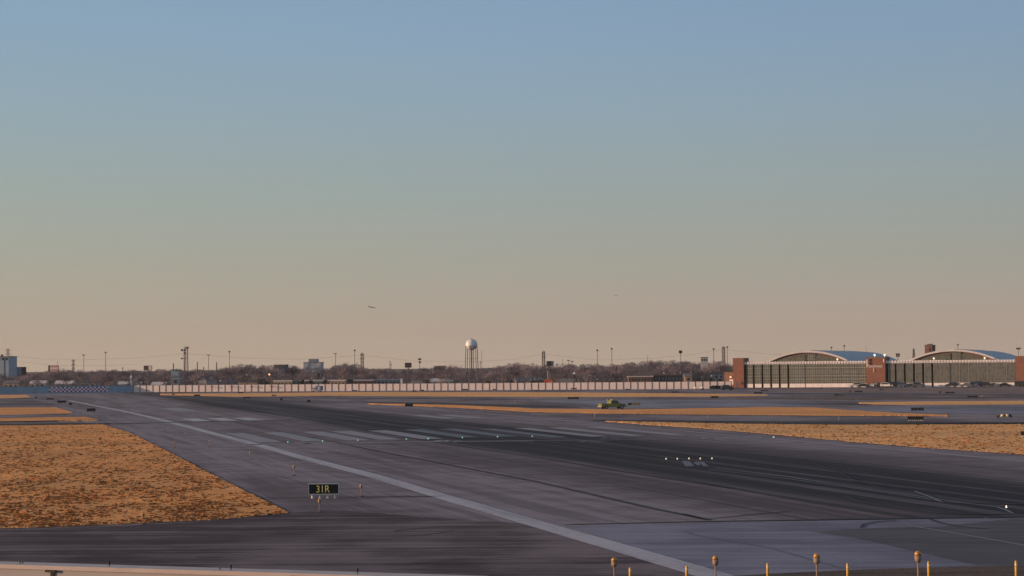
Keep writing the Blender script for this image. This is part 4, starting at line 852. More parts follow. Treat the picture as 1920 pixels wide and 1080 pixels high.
for args in (('house', 'low tan roofed house at far left below the blue billboard', 6, 34, 713, 800, tanh, rfG, 'long', 3), ('house', 'pale roofed low house right of the blue billboard post', 56, 84, 713, 800, pale, rfW, 'long', 3),
    ('house', 'pale low house behind the left end of the checkered wall', 102, 134, 713.5, 800, gw, rfW, 'long', 3), ('house', 'grey house behind the middle of the checkered wall', 150, 178, 712, 810, gw, rfD, 'long', 3),
    ('house', 'pinkish low house beyond the right end of the checkers', 222, 237, 714.5, 790, pale, rfW, 'long', 2), ('house', 'pale grey gabled house beside the white chapel', 249, 262, 704, 850, blu, rfG, 'gable', 0),
    ('house', 'low white shed at the left end of the tan wall', 283, 302, 716, 790, pale, rfW, 'long', 2), ('house', 'blue roofed shed left of the white gable', 321, 337, 709, 800, gw, blu, 'flat', 1),
    ('house', 'white gabled house with dark roof below the telecom tower', 371, 387, 706, 800, pale, rfD, 'gable', 0), ('house', 'blue grey house right of the white gable', 388, 402, 704, 815, blu, rfD, 'gable', 0),
    ('house', 'dim low house with pale roof left of the tan building', 414, 434, 711, 800, gw, rfG, 'long', 2), ('shop_building', 'tan building with flat roof above the wall left of the lit lamp', 446, 483, 716.5, 775, tanh, rfG, 'flat', 4),
    ('shop_building', 'broad dark green roofed building left of the lit lamp', 468, 503, 711.5, 800, mat('dark_green_wall', (.04, .055, .055), .8), rfD, 'long', 4),
    ('trailer_home', 'white roofed low home just right of the lit lamp', 513, 547, 714, 778, tanh, rfW, 'flat', 5), ('trailer_home', 'blue grey low home second in the white roofed row', 548, 562, 714.6, 780, gw, rfG, 'flat', 2),
    ('trailer_home', 'small white roofed home left of the box truck', 564, 579, 713.4, 778, brk, rfW, 'flat', 2), ('trailer_home', 'white roofed home directly above the box truck', 585, 608, 713.2, 778, gw, rfW, 'flat', 3),
    ('trailer_home', 'white roofed home right of the box truck', 613, 647, 713.2, 778, tanh, rfW, 'flat', 5), ('trailer_home', 'dark slate home between two white roofed ones', 648, 662, 713.8, 782, gw, rfD, 'flat', 2),
    ('trailer_home', 'white roofed home with many windows below the broad pylon', 664, 699, 713, 778, brk, rfW, 'flat', 6), ('warehouse', 'long blue grey shed with pale eaves left of a white pillar', 699.5, 750, 711.8, 785, gw, blu, 'flat', 7),
    ('house', 'grey low roof right of the white pillar', 773, 798, 713.8, 780, gw, rfG, 'long', 3), ('house', 'pale low roof left of the water tower legs', 804, 831, 709.5, 790, pale, rfW, 'long', 3), ('house', 'blue grey low roof just left of the water tower legs', 833, 849, 712.5, 785, gw, blu, 'flat', 2),
    ('house', 'grey house with pale roof left of the orange digger, left of two', 968, 985, 707.5, 800, gw, rfG, 'long', 2), ('house', 'grey house with pale roof left of the orange digger, right of two', 988, 1012, 707, 800, pale, rfG, 'long', 3), ('house', 'long grey roof right of the orange digger', 1044, 1074, 710, 790, gw, rfG, 'long', 3),
    ('brick_building', 'flat brick building with white roof edge and small windows', 1178, 1224, 705.2, 760, brk, rfW, 'flat', 8), ('canopy_building', 'dark glazed building with flat canopy right of the brick one', 1226, 1279, 703.3, 762, mat('dark_glass_wall', (.035, .045, .05), .4), rfD, 'flat', 8),
    ('house', 'small tan house right of the dark canopy building', 1284, 1297, 700, 790, tanh, rfG, 'long', 1), ('house', 'grey roofed house left of the shrub by the annex', 1297, 1314, 701, 800, gw, rfG, 'long', 2), ('house', 'pale house with pointed roof left of the brick annex', 1339, 1357, 695.5, 800, blu, rfD, 'long', 2),
    ('office_block', 'dark apartment block among trees right of the lit lamp', 513.5, 535, 683.5, 900, mat('dark_block', (.13, .125, .15), .8, .15, .6), rfD, 'flat', 5), ('roof_block', 'flat dull roofed block left of the big spreading tree', 814, 834, 686, 900, mat('dull_purple', (.16, .12, .13), .8), rfG, 'flat', 3),
    ('small_block', 'small blue grey block left of the telecom tower', 321, 335, 693.5, 880, blu, rfG, 'flat', 0), ('rooftop_block', 'tiny white framed block in the trees left of the hangars', 1314, 1327, 669.5, 960, mat('dull_white', (.4, .4, .42), .7), rfG, 'flat', 3)):
    nm, lab, u0, u1, v0, D, wm, rm, kd, wi = args; bl(nm, lab, u0, u1, v0, D, wm, rm, kd, win=wi, winm=mat('dim_window', (.04, .045, .055), .3) if nm != 'canopy_building' else mat('green_window', (.09, .12, .12), .3), rz=random.uniform(-.1, .1))
# stepped tower block
t, w, zz, z1 = bl('tower_block', 'pale blue stepped tower block rising above the trees', 569, 602, 679, 1200, conc, rfG, 'flat', depth=16, win=0, rz=.0)
a = Wp(585, 673, 1200); s = 1200/f; MB().box(-7*s, 8.5*s, .5, 12, z1+.003, a.z).build('upper_storey', mat('far_concrete_dark', (.22, .25, .30), .7), t); MB().box(9*s, 16*s, -.4, -.003, z1-2.5, z1-.5).box(-15*s, -8*s, -.2, -.003, z1-3.2, z1-1).build('side_panel', mat('pale_concrete', (.42, .45, .5), .7), t)
for i in range(5): MB().box((-12+i*5)*s, (-10+i*5)*s, -.06, -.003, z1-5, z1-3.6).build('window', bb, t)
# chapel
a = Wp(245, 705, 850); s = 850/f; t = thing('chapel', 'small bright white chapel tower above the blue wall end', 'building', (a.x, a.y, 0))
MB().box(-1.6*s, 1.6*s, 0, 2, 0, a.z-.4).build('walls', wht, t); MB().quads([(-1.6*s, 0, a.z-.39), (1.6*s, 0, a.z-.39), (1.6*s, 2, a.z-.39), (-1.6*s, 2, a.z-.39), (0, 1, a.z+.6)], [(0, 1, 4), (1, 2, 4), (2, 3, 4), (3, 0, 4)]).build('spire', wht, t)
a = Wp(753, 711, 778); s = 778/f; t = thing('gate_pillar', 'white gate pillar standing behind the tan wall at the long shed end', 'pillar', (a.x, a.y, 0)); MB().box(-2.2*s, 1.8*s, 0, .6, 0, a.z).build('shaft', wht, t); MB().box(-2.8*s, 2.4*s, -.1, .7, a.z, a.z+.2).build('cap', wht, t)
# lit lamp & white globe lamps behind the wall
def globe(u, v, D, lab, col=(1, .93, .85), st=.5, r=.28, emit=True):
    a = Wp(u, v, D); t = thing('street_lamp', lab, 'lamp', (a.x, a.y, 0), 0, 'pale lamps behind the wall')
    MB().tube((0, 0, 0), (0, 0, a.z-r), .07, n=6).build('post', dkm, t)
    MB().lathe([(r*math.sin(k*math.pi/8), a.z-r*math.cos(k*math.pi/8)) for k in range(1, 8)], 10).build('globe', mat('globe_%d' % int(st*10), col, .4, emit=col, estr=st), t, True)
globe(505, 702, 770, 'glowing orange street lamp above the wall left of white roofed homes', (1, .5, .15), 2.2, .3)
for u, v, lab in ((312, 717, 'bright white lamp at the left end of the tan wall'), (265, 717, 'white lamp near the chapel'), (413, 714, 'pale small lamp right of the blue grey house'), (463, 703, 'pale round lamp above the tan building'), (1105.5, 704, 'white lamp over trees left of the conifer'), (1120, 711, 'white lamp below and left of the conifer, left one'), (1133, 711, 'white lamp below the conifer, right one'), (1245, 699, 'white lamp above the dark canopy building'), (1275.5, 699, 'white lamp beside the floodlight mast foot'), (1295.5, 698, 'bright white lamp right of the floodlight mast'), (1077, 700, 'tall white lamp among the trees right of the orange digger'), (607, 709, 'white lamp above the box truck')):
    globe(u, v, 775, lab, (.8, .75, .7), .12, .2 if u != 1077 else .35)
a = Wp(1027, 695, 770); t = thing('utility_pole', 'white pole rising directly above the orange digger', 'pole', (a.x, a.y, 0)); MB().tube((0, 0, 0), (0, 0, a.z), .14).build('shaft', grey, t); MB().box(-.5, .5, -.1, .1, a.z-.5, a.z-.3).build('cross_bar', grey, t)
# ------------------------------------------------------------------ vehicles
tyre = mat('tyre', (.015, .015, .016), .9); rim = mat('rim', (.3, .3, .32), .4, metal=.6); wing = mat('car_glass', (.02, .025, .03), .15, spec=.6)
def wheels(t, xs, yw, r=.36, wd=.24):
    for x in xs:
        for sg in (-1, 1):
            w_ = MB().tube((x, sg*yw-wd/2, r), (x, sg*yw+wd/2, r), r, n=20).build('wheel', tyre, t)
            MB().tube((x, sg*(yw+wd/2+.01)-.01, r), (x, sg*(yw+wd/2+.01)+.01, r), r*.55, n=14).build('hub', rim, w_)
def extr(pr, w, top=1.):   # side outline (x,z), width w along y
    return MB().prism_y(pr, -w/2, w/2)
def taper(pr, w, z0, z1, k):
    mb = extr(pr, w); mb.v = [(x, y*(1-(1-k)*max(0, min(1, (z-z0)/(z1-z0)))), z) for x, y, z in mb.v]; return mb
def pickup(label, loc, rz, paint_, bar=None, sc=1, light=None):
    t = thing('pickup_truck', label, 'pickup truck', loc, rz); t.scale = (sc,)*3; W_ = 1.95
    arch = lambda cx, s=1: [(cx+.48*math.cos(a), .38+.48*math.sin(a)) for a in [math.pi*k/8 for k in range(9)]][::s]
    pr = [(-2.85, .55), (-2.85, 1.12), (-.72, 1.14), (-.7, 1.12), (1.35, 1.14), (2.55, 1.02), (2.82, .85), (2.85, .5), (2.45, .42)]+arch(1.85)+[(1.3, .42), (-1.2, .42)]+arch(-1.75)+[(-2.35, .5)]
    mb = MB(); mb.prism_y(pr, -W_/2, W_/2); mb.build('body', paint_, t)
    taper([(-.72, 1.145), (-.6, 1.80), (-.4, 1.86), (.55, 1.86), (.8, 1.80), (1.35, 1.145)], W_-.06, 1.15, 1.86, .84).build('cab', paint_, t)
    mb = taper([(-.52, 1.25), (-.47, 1.72), (.12, 1.74), (.12, 1.25)], W_+.0, 1.15, 1.86, .84); mb.build('window', wing, t)
    mb = taper([(.2, 1.25), (.2, 1.74), (.66, 1.72), (1.1, 1.25)], W_+.0, 1.15, 1.86, .84); mb.build('window', wing, t)
    mb = MB().quads([(1.36, -.8, 1.2), (1.36, .8, 1.2), (.86, .7, 1.77), (.86, -.7, 1.77)], [(0, 1, 2, 3)]); mb.build('windshield', wing, t)
    MB().box(-2.7, -.8, -W_/2+.12, W_/2-.12, 1.121, 1.16).build('bed_cover', dkm, t)
    MB().box(2.83, 2.95, -W_/2+.05, W_/2-.05, .42, .66).build('bumper', grey, t); MB().box(-2.99, -2.86, -W_/2+.05, W_/2-.05, .42, .62).build('bumper', grey, t)
    for sg in (-1, 1):
        MB().box(2.79, 2.87, sg*.78-.14, sg*.78+.14, .72, .9).build('headlight', wht, t); MB().box(-2.88, -2.84, sg*.85-.08, sg*.85+.08, .75, 1.05).build('taillight', mat('tail_red', (.4, .03, .02), .3), t)
    wheels(t, (1.85, -1.75), W_/2-.14, .4)
    if bar: MB().box(-.2, .2, -.6, .6, 1.87, 1.98).build('light_bar', bar, t)
    if light: MB().tube((-.9, .5, 1.15), (-.9, .5, 1.8), .05).lathe([(.12, 1.8), (.2, 1.92), (.1, 2.02)], 8, -.9, .5).build('beacon', light, t)
    return t
lime = mat('lime_paint', (.17, .19, .045), .4, spec=.4); p = G(1148, 767.6)
pickup('lime green airport pickup truck standing on the grass edge, tail lit by sun', (p.x, p.y, .1), .38, lime, mat('amber_bar', (.5, .3, .1), .4), .98*(52*p.y/f)/5.75, mat('beacon_tan', (.6, .4, .3), .4))
p = G(1048, 728.9+1.4); pickup('pale utility pickup parked before the tan wall below the orange digger', (p.x, p.y, .05), math.pi-.1, mat('pale_yellow_paint', (.6, .55, .42), .4), mat('amber_bar', (.5, .3, .1), .4), (15*p.y/f)/5.8, mat('beacon_tan', (.6, .4, .3), .4))
# box truck by the wall
p = G(595, 734.6); s = p.y/f; t = thing('box_truck', 'small white and blue box truck parked against the tan wall', 'truck', (p.x, p.y, .05), .0); s2 = 22*s/5.6; t.scale = (s2,)*3
MB().box(-.9, 2.7, -1.05, 1.05, .55, 2.75).build('cargo_box', mat('truck_blue', (.22, .27, .38), .5, .3, .8), t)
taper([(-2.6, .4), (-2.6, 1.0), (-2.2, 1.15), (-1.9, 1.95), (-.95, 2.0), (-.95, .4)], 1.95, 1.1, 2, .9).build('cab', wht, t); MB().box(-2.35, -2.1, -.75, .75, 1.2, 1.7).build('windshield', wing, t); MB().box(-1.75, -1.1, -1.0, 1.0, 1.25, 1.8).build('window', wing, t)
MB().box(.3, 1.3, -1.08, -1.052, .9, 2.3).build('side_panel', mat('truck_white', (.6, .62, .7), .5), t); MB().box(1.9, 2.5, -1.08, -1.052, .8, 2.5).build('side_panel', dkm, t); wheels(t, (-1.9, 1.6), .85, .42)
# orange digger behind wall
a = Wp(1028, 711.5, 738); s = 738/f; t = thing('digger', 'bright orange digger with sloping arm showing above the tan wall', 'digger', (a.x, a.y, 0)); org = mat('machine_orange', (.75, .10, .03), .5)
MB().box(-7*s, 5*s, 0, 2, .9, a.z-.5).build('body', org, t); MB().prism_y([(-6.5*s, a.z-.49), (2*s, a.z-.49), (1.6*s, a.z+.0), (-5.6*s, a.z+.1)], .1, 1.9).build('cab', org, t)
MB().tube((5*s, .5, a.z-.2), (8.5*s, -.3, a.z-1.4), .28, .2).tube((8.5*s, -.3, a.z-1.4), (9*s, -.5, a.z-2.3), .2, .16).build('boom', org, t); MB().box(-5*s, -3*s, -.04, -.003, a.z-1.1, a.z-.7).build('window', wing, t)
MB().box(-7*s, 5*s, -.4, .3, 0, .8).box(-7*s, 5*s, 1.7, 2.4, 0, .8).build('track', dkm, t)
# parked cars at the hangars
PROTO = {}
def car_proto(kind, pm_, key):
    t = thing('parked_car', '', 'car'); W_ = 1.8
    if kind == 'sedan': lo = [(-2.2, .35), (-2.25, .85), (-1.6, .95), (1.1, .93), (2.0, .78), (2.2, .6), (2.2, .32)]; up = [(-1.65, .95), (-1.0, 1.38), (.25, 1.42), (1.1, .94)]; wi = [(-1.35, .98), (-.92, 1.32), (.2, 1.35), (.85, .98)]
    elif kind == 'suv': lo = [(-2.25, .4), (-2.3, 1.0), (1.25, 1.05), (2.1, .92), (2.25, .6), (2.25, .38)]; up = [(-2.2, 1.02), (-2.0, 1.68), (.3, 1.74), (1.2, 1.05)]; wi = [(-2.0, 1.08), (-1.86, 1.6), (.25, 1.66), (.95, 1.08)]
    else: lo = [(-2.5, .4), (-2.5, 1.1), (2.0, 1.1), (2.45, .9), (2.5, .4)]; up = [(-2.5, 1.105), (-2.45, 2.0), (1.1, 2.05), (2.0, 1.105)]; wi = [(.2, 1.2), (.2, 1.85), (1.05, 1.9), (1.65, 1.2)]
    extr(lo, W_).build('body', pm_, t); z = max(q[1] for q in up); z0 = min(q[1] for q in up)
    taper(up, W_-.06, z0, z, .82).build('cabin', pm_, t); taper(wi, W_-.02, z0, z, .82).build('window', wing, t)
    f0 = up[-1]; f1 = up[-2]; MB().quads([(f0[0]+.02, -.75, f0[1]+.06), (f0[0]+.02, .75, f0[1]+.06), (f1[0]+.06, .66, f1[1]-.04), (f1[0]+.06, -.66, f1[1]-.04)], [(0, 1, 2, 3)]).build('windshield', wing, t)
    for sg in (-1, 1): MB().box(lo[-1][0]-.06, lo[-1][0]+.02, sg*.68-.14, sg*.68+.14, .55, .68).build('headlight', wht, t)
    wheels(t, (-1.4, 1.4), W_/2-.12, .34); PROTO[key] = t; return t
paints = {'silver': (.42, .41, .42), 'black': (.02, .02, .022), 'white': (.75, .72, .68), 'blue': (.06, .09, .17), 'red': (.25, .04, .04), 'grey': (.13, .13, .14)}
CARS = [(1604, 'silver', 'suv'), (1617, 'black', 'sedan'), (1636, 'white', 'sedan'), (1650, 'black', 'suv'), (1662, 'white', 'suv'), (1681, 'black', 'van'), (1695, 'blue', 'suv'), (1709, 'black', 'sedan'), (1722, 'grey', 'suv'),
        (1783, 'black', 'suv'), (1796, 'silver', 'sedan'), (1810, 'grey', 'sedan'), (1822, 'blue', 'suv'), (1833, 'black', 'van'), (1851, 'black', 'suv'), (1863, 'grey', 'sedan'), (1884, 'black', 'sedan'), (1915, 'black', 'van')]
POSW = ['right end of the left hangar doors, left car', 'right end of the left hangar doors, right car', 'foot of the middle brick tower, left car', 'foot of the middle brick tower, right car', 'left end of the right hangar doors, end car', 'left end of the right hangar, second car', 'left part of the right hangar, third car', 'left part of the right hangar, fourth car', 'left part of the right hangar, fifth car',
        'middle group at the right hangar, first car', 'middle group at the right hangar, second car', 'middle group at the right hangar, third car', 'middle group at the right hangar, fourth car', 'middle group at the right hangar, tall last one', 'right group at the right hangar, left car', 'right group at the right hangar, second car', 'right group at the right hangar, last car', 'foot of the far right brick tower']
for (u, cn, kd), pw in zip(CARS, POSW):
    key = cn+kd; x = hx(u); off = 4.0+random.uniform(-.4, .6); q = HA+hdir*x-hback*off; ds = Wp(u, VH(u), q.y); q.x = ds.x
    c = copy_tree(PROTO[key]) if key in PROTO else car_proto(kd, mat('paint_'+cn, paints[cn], .3, spec=.5), key)
    c.location = (q.x, q.y, .03); c.rotation_euler = (0, 0, hang+random.choice((0, math.pi, 0, .25))); c['label'] = '%s %s parked at the %s' % (cn, kd, pw); c['group'] = 'vehicles parked along the hangars'
p = G(1364, 731.5); c = copy_tree(PROTO['blacksuv']); c.location = (p.x, p.y, .03); c.rotation_euler = (0, 0, .3); c['label'] = 'black suv parked in front of the brick annex'; c['group'] = 'vehicles parked along the hangars'
# sunlit twin drums at right
p = G(1885, 783); s = p.y/f; t = thing('towed_tank', 'cream twin drum tank trailer with dark end on the right pavement', 'trailer', (p.x, p.y, .03), .0); crm = mat('cream_drum', (.85, .66, .38), .5, .1, 3)
for x in (-6, 3.2): MB().lathe([(2.2*s, .3), (3.3*s, 1.3*s), (3.5*s, 3*s), (3.3*s, 5*s), (2.2*s, 6.1*s), (.3*s, 6.3*s)], 20, x*s, 0).build('drum', crm, t, True)
MB().tube((7.5*s, 0, 3.4*s), (10.5*s, 0, 3.2*s), 2.8*s, 2.3*s, 16).build('end_cap', blk, t); MB().box(-10*s, 10*s, -.2, .2, .35, .5).tube((-10*s, 0, .45), (-13*s, 0, .3), .05).tube((-2.5*s, 0, 3*s), (.0*s, 0, 3*s), 1.2*s).build('chassis', dkm, t); wheels(t, (-1.2, 1.0), .42, .16)
# two domes near the shrubs
for u, lab in ((1303.5, 'low glowing pale dome by the wall, left one'), (1316, 'low glowing pale dome by the wall, right one')):
    p = G(u, 729.6); s = p.y/f; t = thing('dome_light', lab, 'dome', (p.x, p.y, .05), 0, 'pair of pale domes'); r = 2.7*s
    MB().lathe([(r, 0), (r, .22), (r*.95, .24)], 16).build('base', mat('dome_base', (.7, .35, .15), .5), t)
    MB().lathe([(r*.95*math.cos(k*math.pi/14), .245+r*1.1*math.sin(k*math.pi/14)) for k in range(0, 7)], 18).build('shell', mat('dome_shell', (.9, .82, .68), .4), t, True)
# ------------------------------------------------------------------ aircraft
def plane(label, u, v, D, lpx, pitch, m):
    a = Wp(u, v, D); s = D/f; L_ = lpx*s; t = thing('airplane', label, 'airplane', a, 0); t.rotation_euler = (0, pitch, -.15)
    prof = [(.01, -.5), (.045, -.42), (.055, -.3), (.055, .25), (.03, .42), (.008, .5)]; mb = MB(); n = 12; V = [(x*L_, r*L_*math.cos(2*math.pi*i/n), r*L_*math.sin(2*math.pi*i/n)) for r, x in prof for i in range(n)]
    mb.quads(V, [(j*n+i, j*n+(i+1) % n, (j+1)*n+(i+1) % n, (j+1)*n+i) for j in range(5) for i in range(n)]+[tuple(range(n)), tuple(range(5*n, 6*n))]); mb.build('fuselage', m, t, True)
    for sg in (-1, 1):
        MB().quads([(.08*L_, sg*.04*L_, -.02*L_), (-.1*L_, sg*.04*L_, -.02*L_), (-.2*L_, sg*.48*L_, .02*L_), (-.14*L_, sg*.48*L_, .02*L_), (.08*L_, sg*.04*L_, -.005*L_), (-.1*L_, sg*.04*L_, -.005*L_), (-.2*L_, sg*.48*L_, .026*L_), (-.14*L_, sg*.48*L_, .026*L_)], [(0, 1, 2, 3), (4, 5, 6, 7), (0, 4, 7, 3), (1, 5, 6, 2), (3, 2, 6, 7)]).build('wing', m, t)
        MB().tube((.0, sg*.17*L_, -.04*L_), (.1*L_, sg*.17*L_, -.04*L_), .025*L_).build('engine', m, t)
    MB().prism_y([(-.5*L_, .03*L_), (-.36*L_, .04*L_), (-.44*L_, .17*L_), (-.5*L_, .17*L_)], -.006*L_, .006*L_).build('tail_fin', bw, t); MB().box(-.5*L_, -.42*L_, -.16*L_, .16*L_, .02*L_, .03*L_).build('tailplane', m, t)
pg = mat('plane_grey', (.10, .085, .08), .5)
plane('small airliner climbing away over the left trees, pale tail lit', 697, 576, 3300, 15, .18, pg); plane('tiny distant airplane high above the wooded rise', 1155, 553.5, 3300, 8, 0, pg)
# ------------------------------------------------------------------ trees
bark = mat('bare_bark', (.22, .18, .175), .9, .2, 1.5); twig = mat('bare_twigs', (.20, .162, .185), .95, .15, .5); twig2 = mat('dark_twigs', (.12, .098, .118), .95, .15, .5); evg = mat('evergreen_needles', (.035, .05, .035), .9, .3, .8)
def tree_mesh(seed, h, spread, twm, dens=1.0, lean=0):
    rnd = random.Random(seed); tb = MB(); cb = MB()
    def seg(p, d, ln, r, lvl):
        q = p+d*ln
        (tb if lvl < 3 else cb).tube(p, q, max(r, .05), max(r*.62, .035), 5 if lvl < 2 else 3, cap=False)
        return q
    def twigs(p, d, k):
        for _ in range(k):
            dd = (d+Vector((rnd.gauss(0, .65), rnd.gauss(0, .65), rnd.gauss(.2, .5)))).normalized(); ln = rnd.uniform(.5, 1.25)*h/10; sd = dd.orthogonal().normalized()*rnd.uniform(.02, .045)*h/10
            st_ = p+d*rnd.uniform(-.5, .4); m_ = st_+dd*ln*.5+Vector((0, 0, .05)); cb.poly([st_-sd, st_+sd, m_+sd*.8, m_-sd*.8]); e = st_+dd*ln+Vector((rnd.gauss(0, .12), rnd.gauss(0, .12), .1)); cb.poly([m_-sd*.8, m_+sd*.8, e])
            for _ in range(2):
                d3 = (dd+Vector((rnd.gauss(0, .6), rnd.gauss(0, .6), rnd.gauss(.1, .4)))).normalized(); cb.poly([m_-sd*.6, m_+sd*.6, m_+d3*ln*.6])
    def grow(p, d, ln, r, lvl):
        q = seg(p, d, ln, r, lvl)
        if lvl >= 3: twigs(q, d, int(6*dens)); return
        n = rnd.randint(3, 4) if lvl else rnd.randint(5, 7)
        for i in range(n):
            a = 2*math.pi*(i+rnd.random()*.7)/n; out_ = Vector((math.cos(a), math.sin(a), 0))
            up_ = .75 if lvl == 0 else .35; dd = (d*.55+out_*spread*(.9 if lvl else 1)+Vector((0, 0, up_*rnd.uniform(.5, 1.3)))).normalized()
            st_ = p+(q-p)*(rnd.uniform(.65, 1.0) if lvl else rnd.uniform(.55, 1.0)); grow(st_, dd, ln*rnd.uniform(.62, .85)*(1. if lvl else .95), r*.5, lvl+1)
        if lvl: twigs(q, d, int(3*dens))
    grow(Vector((0, 0, -.2)), Vector((lean, 0, 1)).normalized(), h*.32, h*.022, 0)
    zs = max(v[2] for v in cb.v); k = h/zs
    for b_ in (tb, cb): b_.v = [(x*k, y*k, z*k) for x, y, z in b_.v]
    return tb, cb
TREES = []
for i in range(9):
    tb, cb = tree_mesh(40+i, 10, (.55, .7, .85, .6, .95, .75, .5, .8, .65)[i], None, .55, random.uniform(-.08, .08))
    t = thing('bare_tree', '', 'tree'); tb.build('trunk', bark, t); cb.build('crown', twig if i % 3 else twig2, t); TREES.append(t)
used = [False]*9
def put_tree(u, vt, D, k, lab, grp='bare winter trees behind the tan wall', wide=1.):
    a = Wp(u, vt, D); k %= 9
    c = TREES[k] if not used[k] else copy_tree(TREES[k]); used[k] = True
    c.location = (a.x, a.y, 0); z = a.z/10; c.scale = (z*wide, z*wide, z); c.rotation_euler = (0, 0, random.uniform(0, 6.28)); c['label'] = lab; c['group'] = grp; return c
SEG = [(30, 'behind the left edge block'), (85, 'between the blue billboard and the red billboard'), (150, 'around the small left pylon'), (205, 'around the left pair of thin masts'), (270, 'left of the dark billboard by the chapel'), (345, 'left of the telecom tower'), (400, 'just right of the telecom tower'), (450, 'around the tallest left lamp mast'), (513, 'left of the dark apartment block'), (570, 'between the dark block and the pale stepped block'), (640, 'right of the pale stepped block'), (700, 'around the broad central pylon'), (765, 'left of the central billboard'), (830, 'around the floodlight cluster mast'), (870, 'left of the water tower'), (905, 'at the foot of the water tower'), (960, 'right of the water tower'), (1015, 'left of the pylon with the billboard'), (1075, 'behind the orange digger'), (1135, 'around the two tall masts over the rise'), (1180, 'left of the brick building'), (1228, 'behind the brick building'), (1282, 'behind the dark canopy building'), (1340, 'left of the pointed roofed house'), (1400, 'behind the brick annex'), (1500, 'peeping over the left hangar')]
def seglab(u): return next(b for a, b in SEG if u < a)
prof = [(-20, 699), (25, 701), (60, 700), (100, 695), (150, 694), (200, 695), (260, 692), (300, 694), (340, 693), (400, 692), (450, 684), (500, 685), (540, 686), (560, 688), (620, 691), (650, 680), (672, 685), (700, 691), (760, 693), (800, 690), (845, 686), (880, 692), (920, 689), (960, 682), (985, 679), (1010, 685), (1060, 683), (1100, 683), (1180, 681), (1240, 676), (1330, 678), (1400, 679), (1440, 678)]
def pv(u):
    for (a, b), (c, d) in zip(prof, prof[1:]):
        if a <= u <= c: return b+(d-b)*(u-a)/(c-a)
    return 690
rnd = random.Random(11)
for u, vt, D, k, lab, wd in ((845, 679.5, 880, 4, 'broad spreading bare tree just left of the water tower', 1.4), (652, 676, 900, 2, 'leaning umbrella crowned bare tree left of the broad pylon', 1.5), (448, 681, 880, 1, 'tall bare tree under the lamp mast left of centre', 1.3), (470, 684, 880, 5, 'full crowned bare tree right of the lamp mast', 1.25), (985, 677, 870, 7, 'rounded tall bare tree right of the water tower', 1.25), (962, 680, 880, 3, 'round bare tree second right of the water tower', 1.2), (1222, 671.5, 900, 8, 'spindly bare tree poking above the wood over the brick building', .8), (117, 686, 900, 4, 'small umbrella shaped bare tree beside the red billboard', .8), (1250, 684, 800, 5, 'large dark crowned bare tree behind the canopy building', 1.3), (1305, 690, 800, 2, 'dark bare tree left of the pale pointed house', 1.2), (500, 684, 890, 7, 'bare tree left of the dark apartment block', 1.2), (548, 685, 890, 0, 'bare tree right of the dark apartment block', 1.2), (420, 686, 880, 8, 'bare tree left of the tallest lamp mast', 1.2)):
    put_tree(u, vt, D, k, lab, 'taller bare trees that stand out', wd)
for i in range(215):
    u = -15+1460*(i+rnd.random())/215; row = i % 4; D = (800, 870, 960, 1060)[row]*rnd.uniform(.97, 1.03)
    vt = pv(u)+rnd.uniform(-4.5, 5)+(0 if row > 1 else 7 if row == 0 else 3)
    if abs(u-884) < 16 and row < 2: vt += 10
    if 20 < u < 60 and vt < 701: vt = 701
    put_tree(u, vt, D, rnd.randint(0, 8), ('nearer', 'middle', 'farther', 'farthest')[row]+' bare winter tree '+seglab(u), 'bare winter trees '+seglab(u), rnd.uniform(1.0, 1.5))
_by = {}
for o in COL.objects:
    if str(o.get('label', '')).find('bare winter tree ') > 0: _by.setdefault(o['label'], []).append(o)
for L_, os_ in _by.items():
    if len(os_) > 1:
        os_.sort(key=lambda q: q.location.x/q.location.y)
        for q, w_ in zip(os_, ('leftmost', 'second', 'third', 'fourth', 'fifth')): q['label'] = L_+', '+w_
# far wood reading as one mass
wb = MB(); rnd = random.Random(5)
for i in range(520):
    u = -60+2060*rnd.random(); D = rnd.uniform(1150, 1320); vt = (pv(u) if u < 1440 else 679)+rnd.uniform(-2, 6); a = Wp(u, vt, D); h = a.z
    for _ in range(140):
        q = rnd.uniform(0, 6.28); zz = h*rnd.random()**.6; rr = rnd.random()**.5*(3.6*math.sin(min(1, (1-zz/h)*2.2+.12)*1.57)); x = a.x+rr*math.cos(q); y = a.y+rr*math.sin(q); ln = rnd.uniform(.9, 2.0); dx, dz = rnd.gauss(0, .5)*ln, ln*.8; w_ = rnd.uniform(.05, .16)
        if zz+dz > h: dz = max(.1, h-zz)
        wb.poly([(x-w_, y, zz), (x+w_, y, zz), (x+dx, y+rnd.gauss(0, .5), zz+dz)])
wb.build('far_wood', twig, kind='stuff', label='far bare wood forming a grey purple band on the horizon', category='wood')
# brush along the wall and under the trees
bb_ = MB(); rnd = random.Random(8)
for i in range(16000):
    u = rnd.uniform(-30, 1375); D = rnd.uniform(790, 1000); hm = 3.2+2.6*noise.noise(Vector((u*.02, D*.02, 0)))+(D-790)*.012; a = Wp(u, VH(u), D); z = rnd.uniform(0, hm); w_ = rnd.uniform(.08, .25)
    bb_.poly([(a.x-w_, a.y, z), (a.x+w_, a.y, z), (a.x+rnd.gauss(0, .6), a.y+rnd.gauss(0, .5), z+rnd.uniform(.5, 1.3))])
bb_.build('brushwood', twig2, kind='stuff', label='tangled dark brush growing under the trees behind the wall', category='brush')
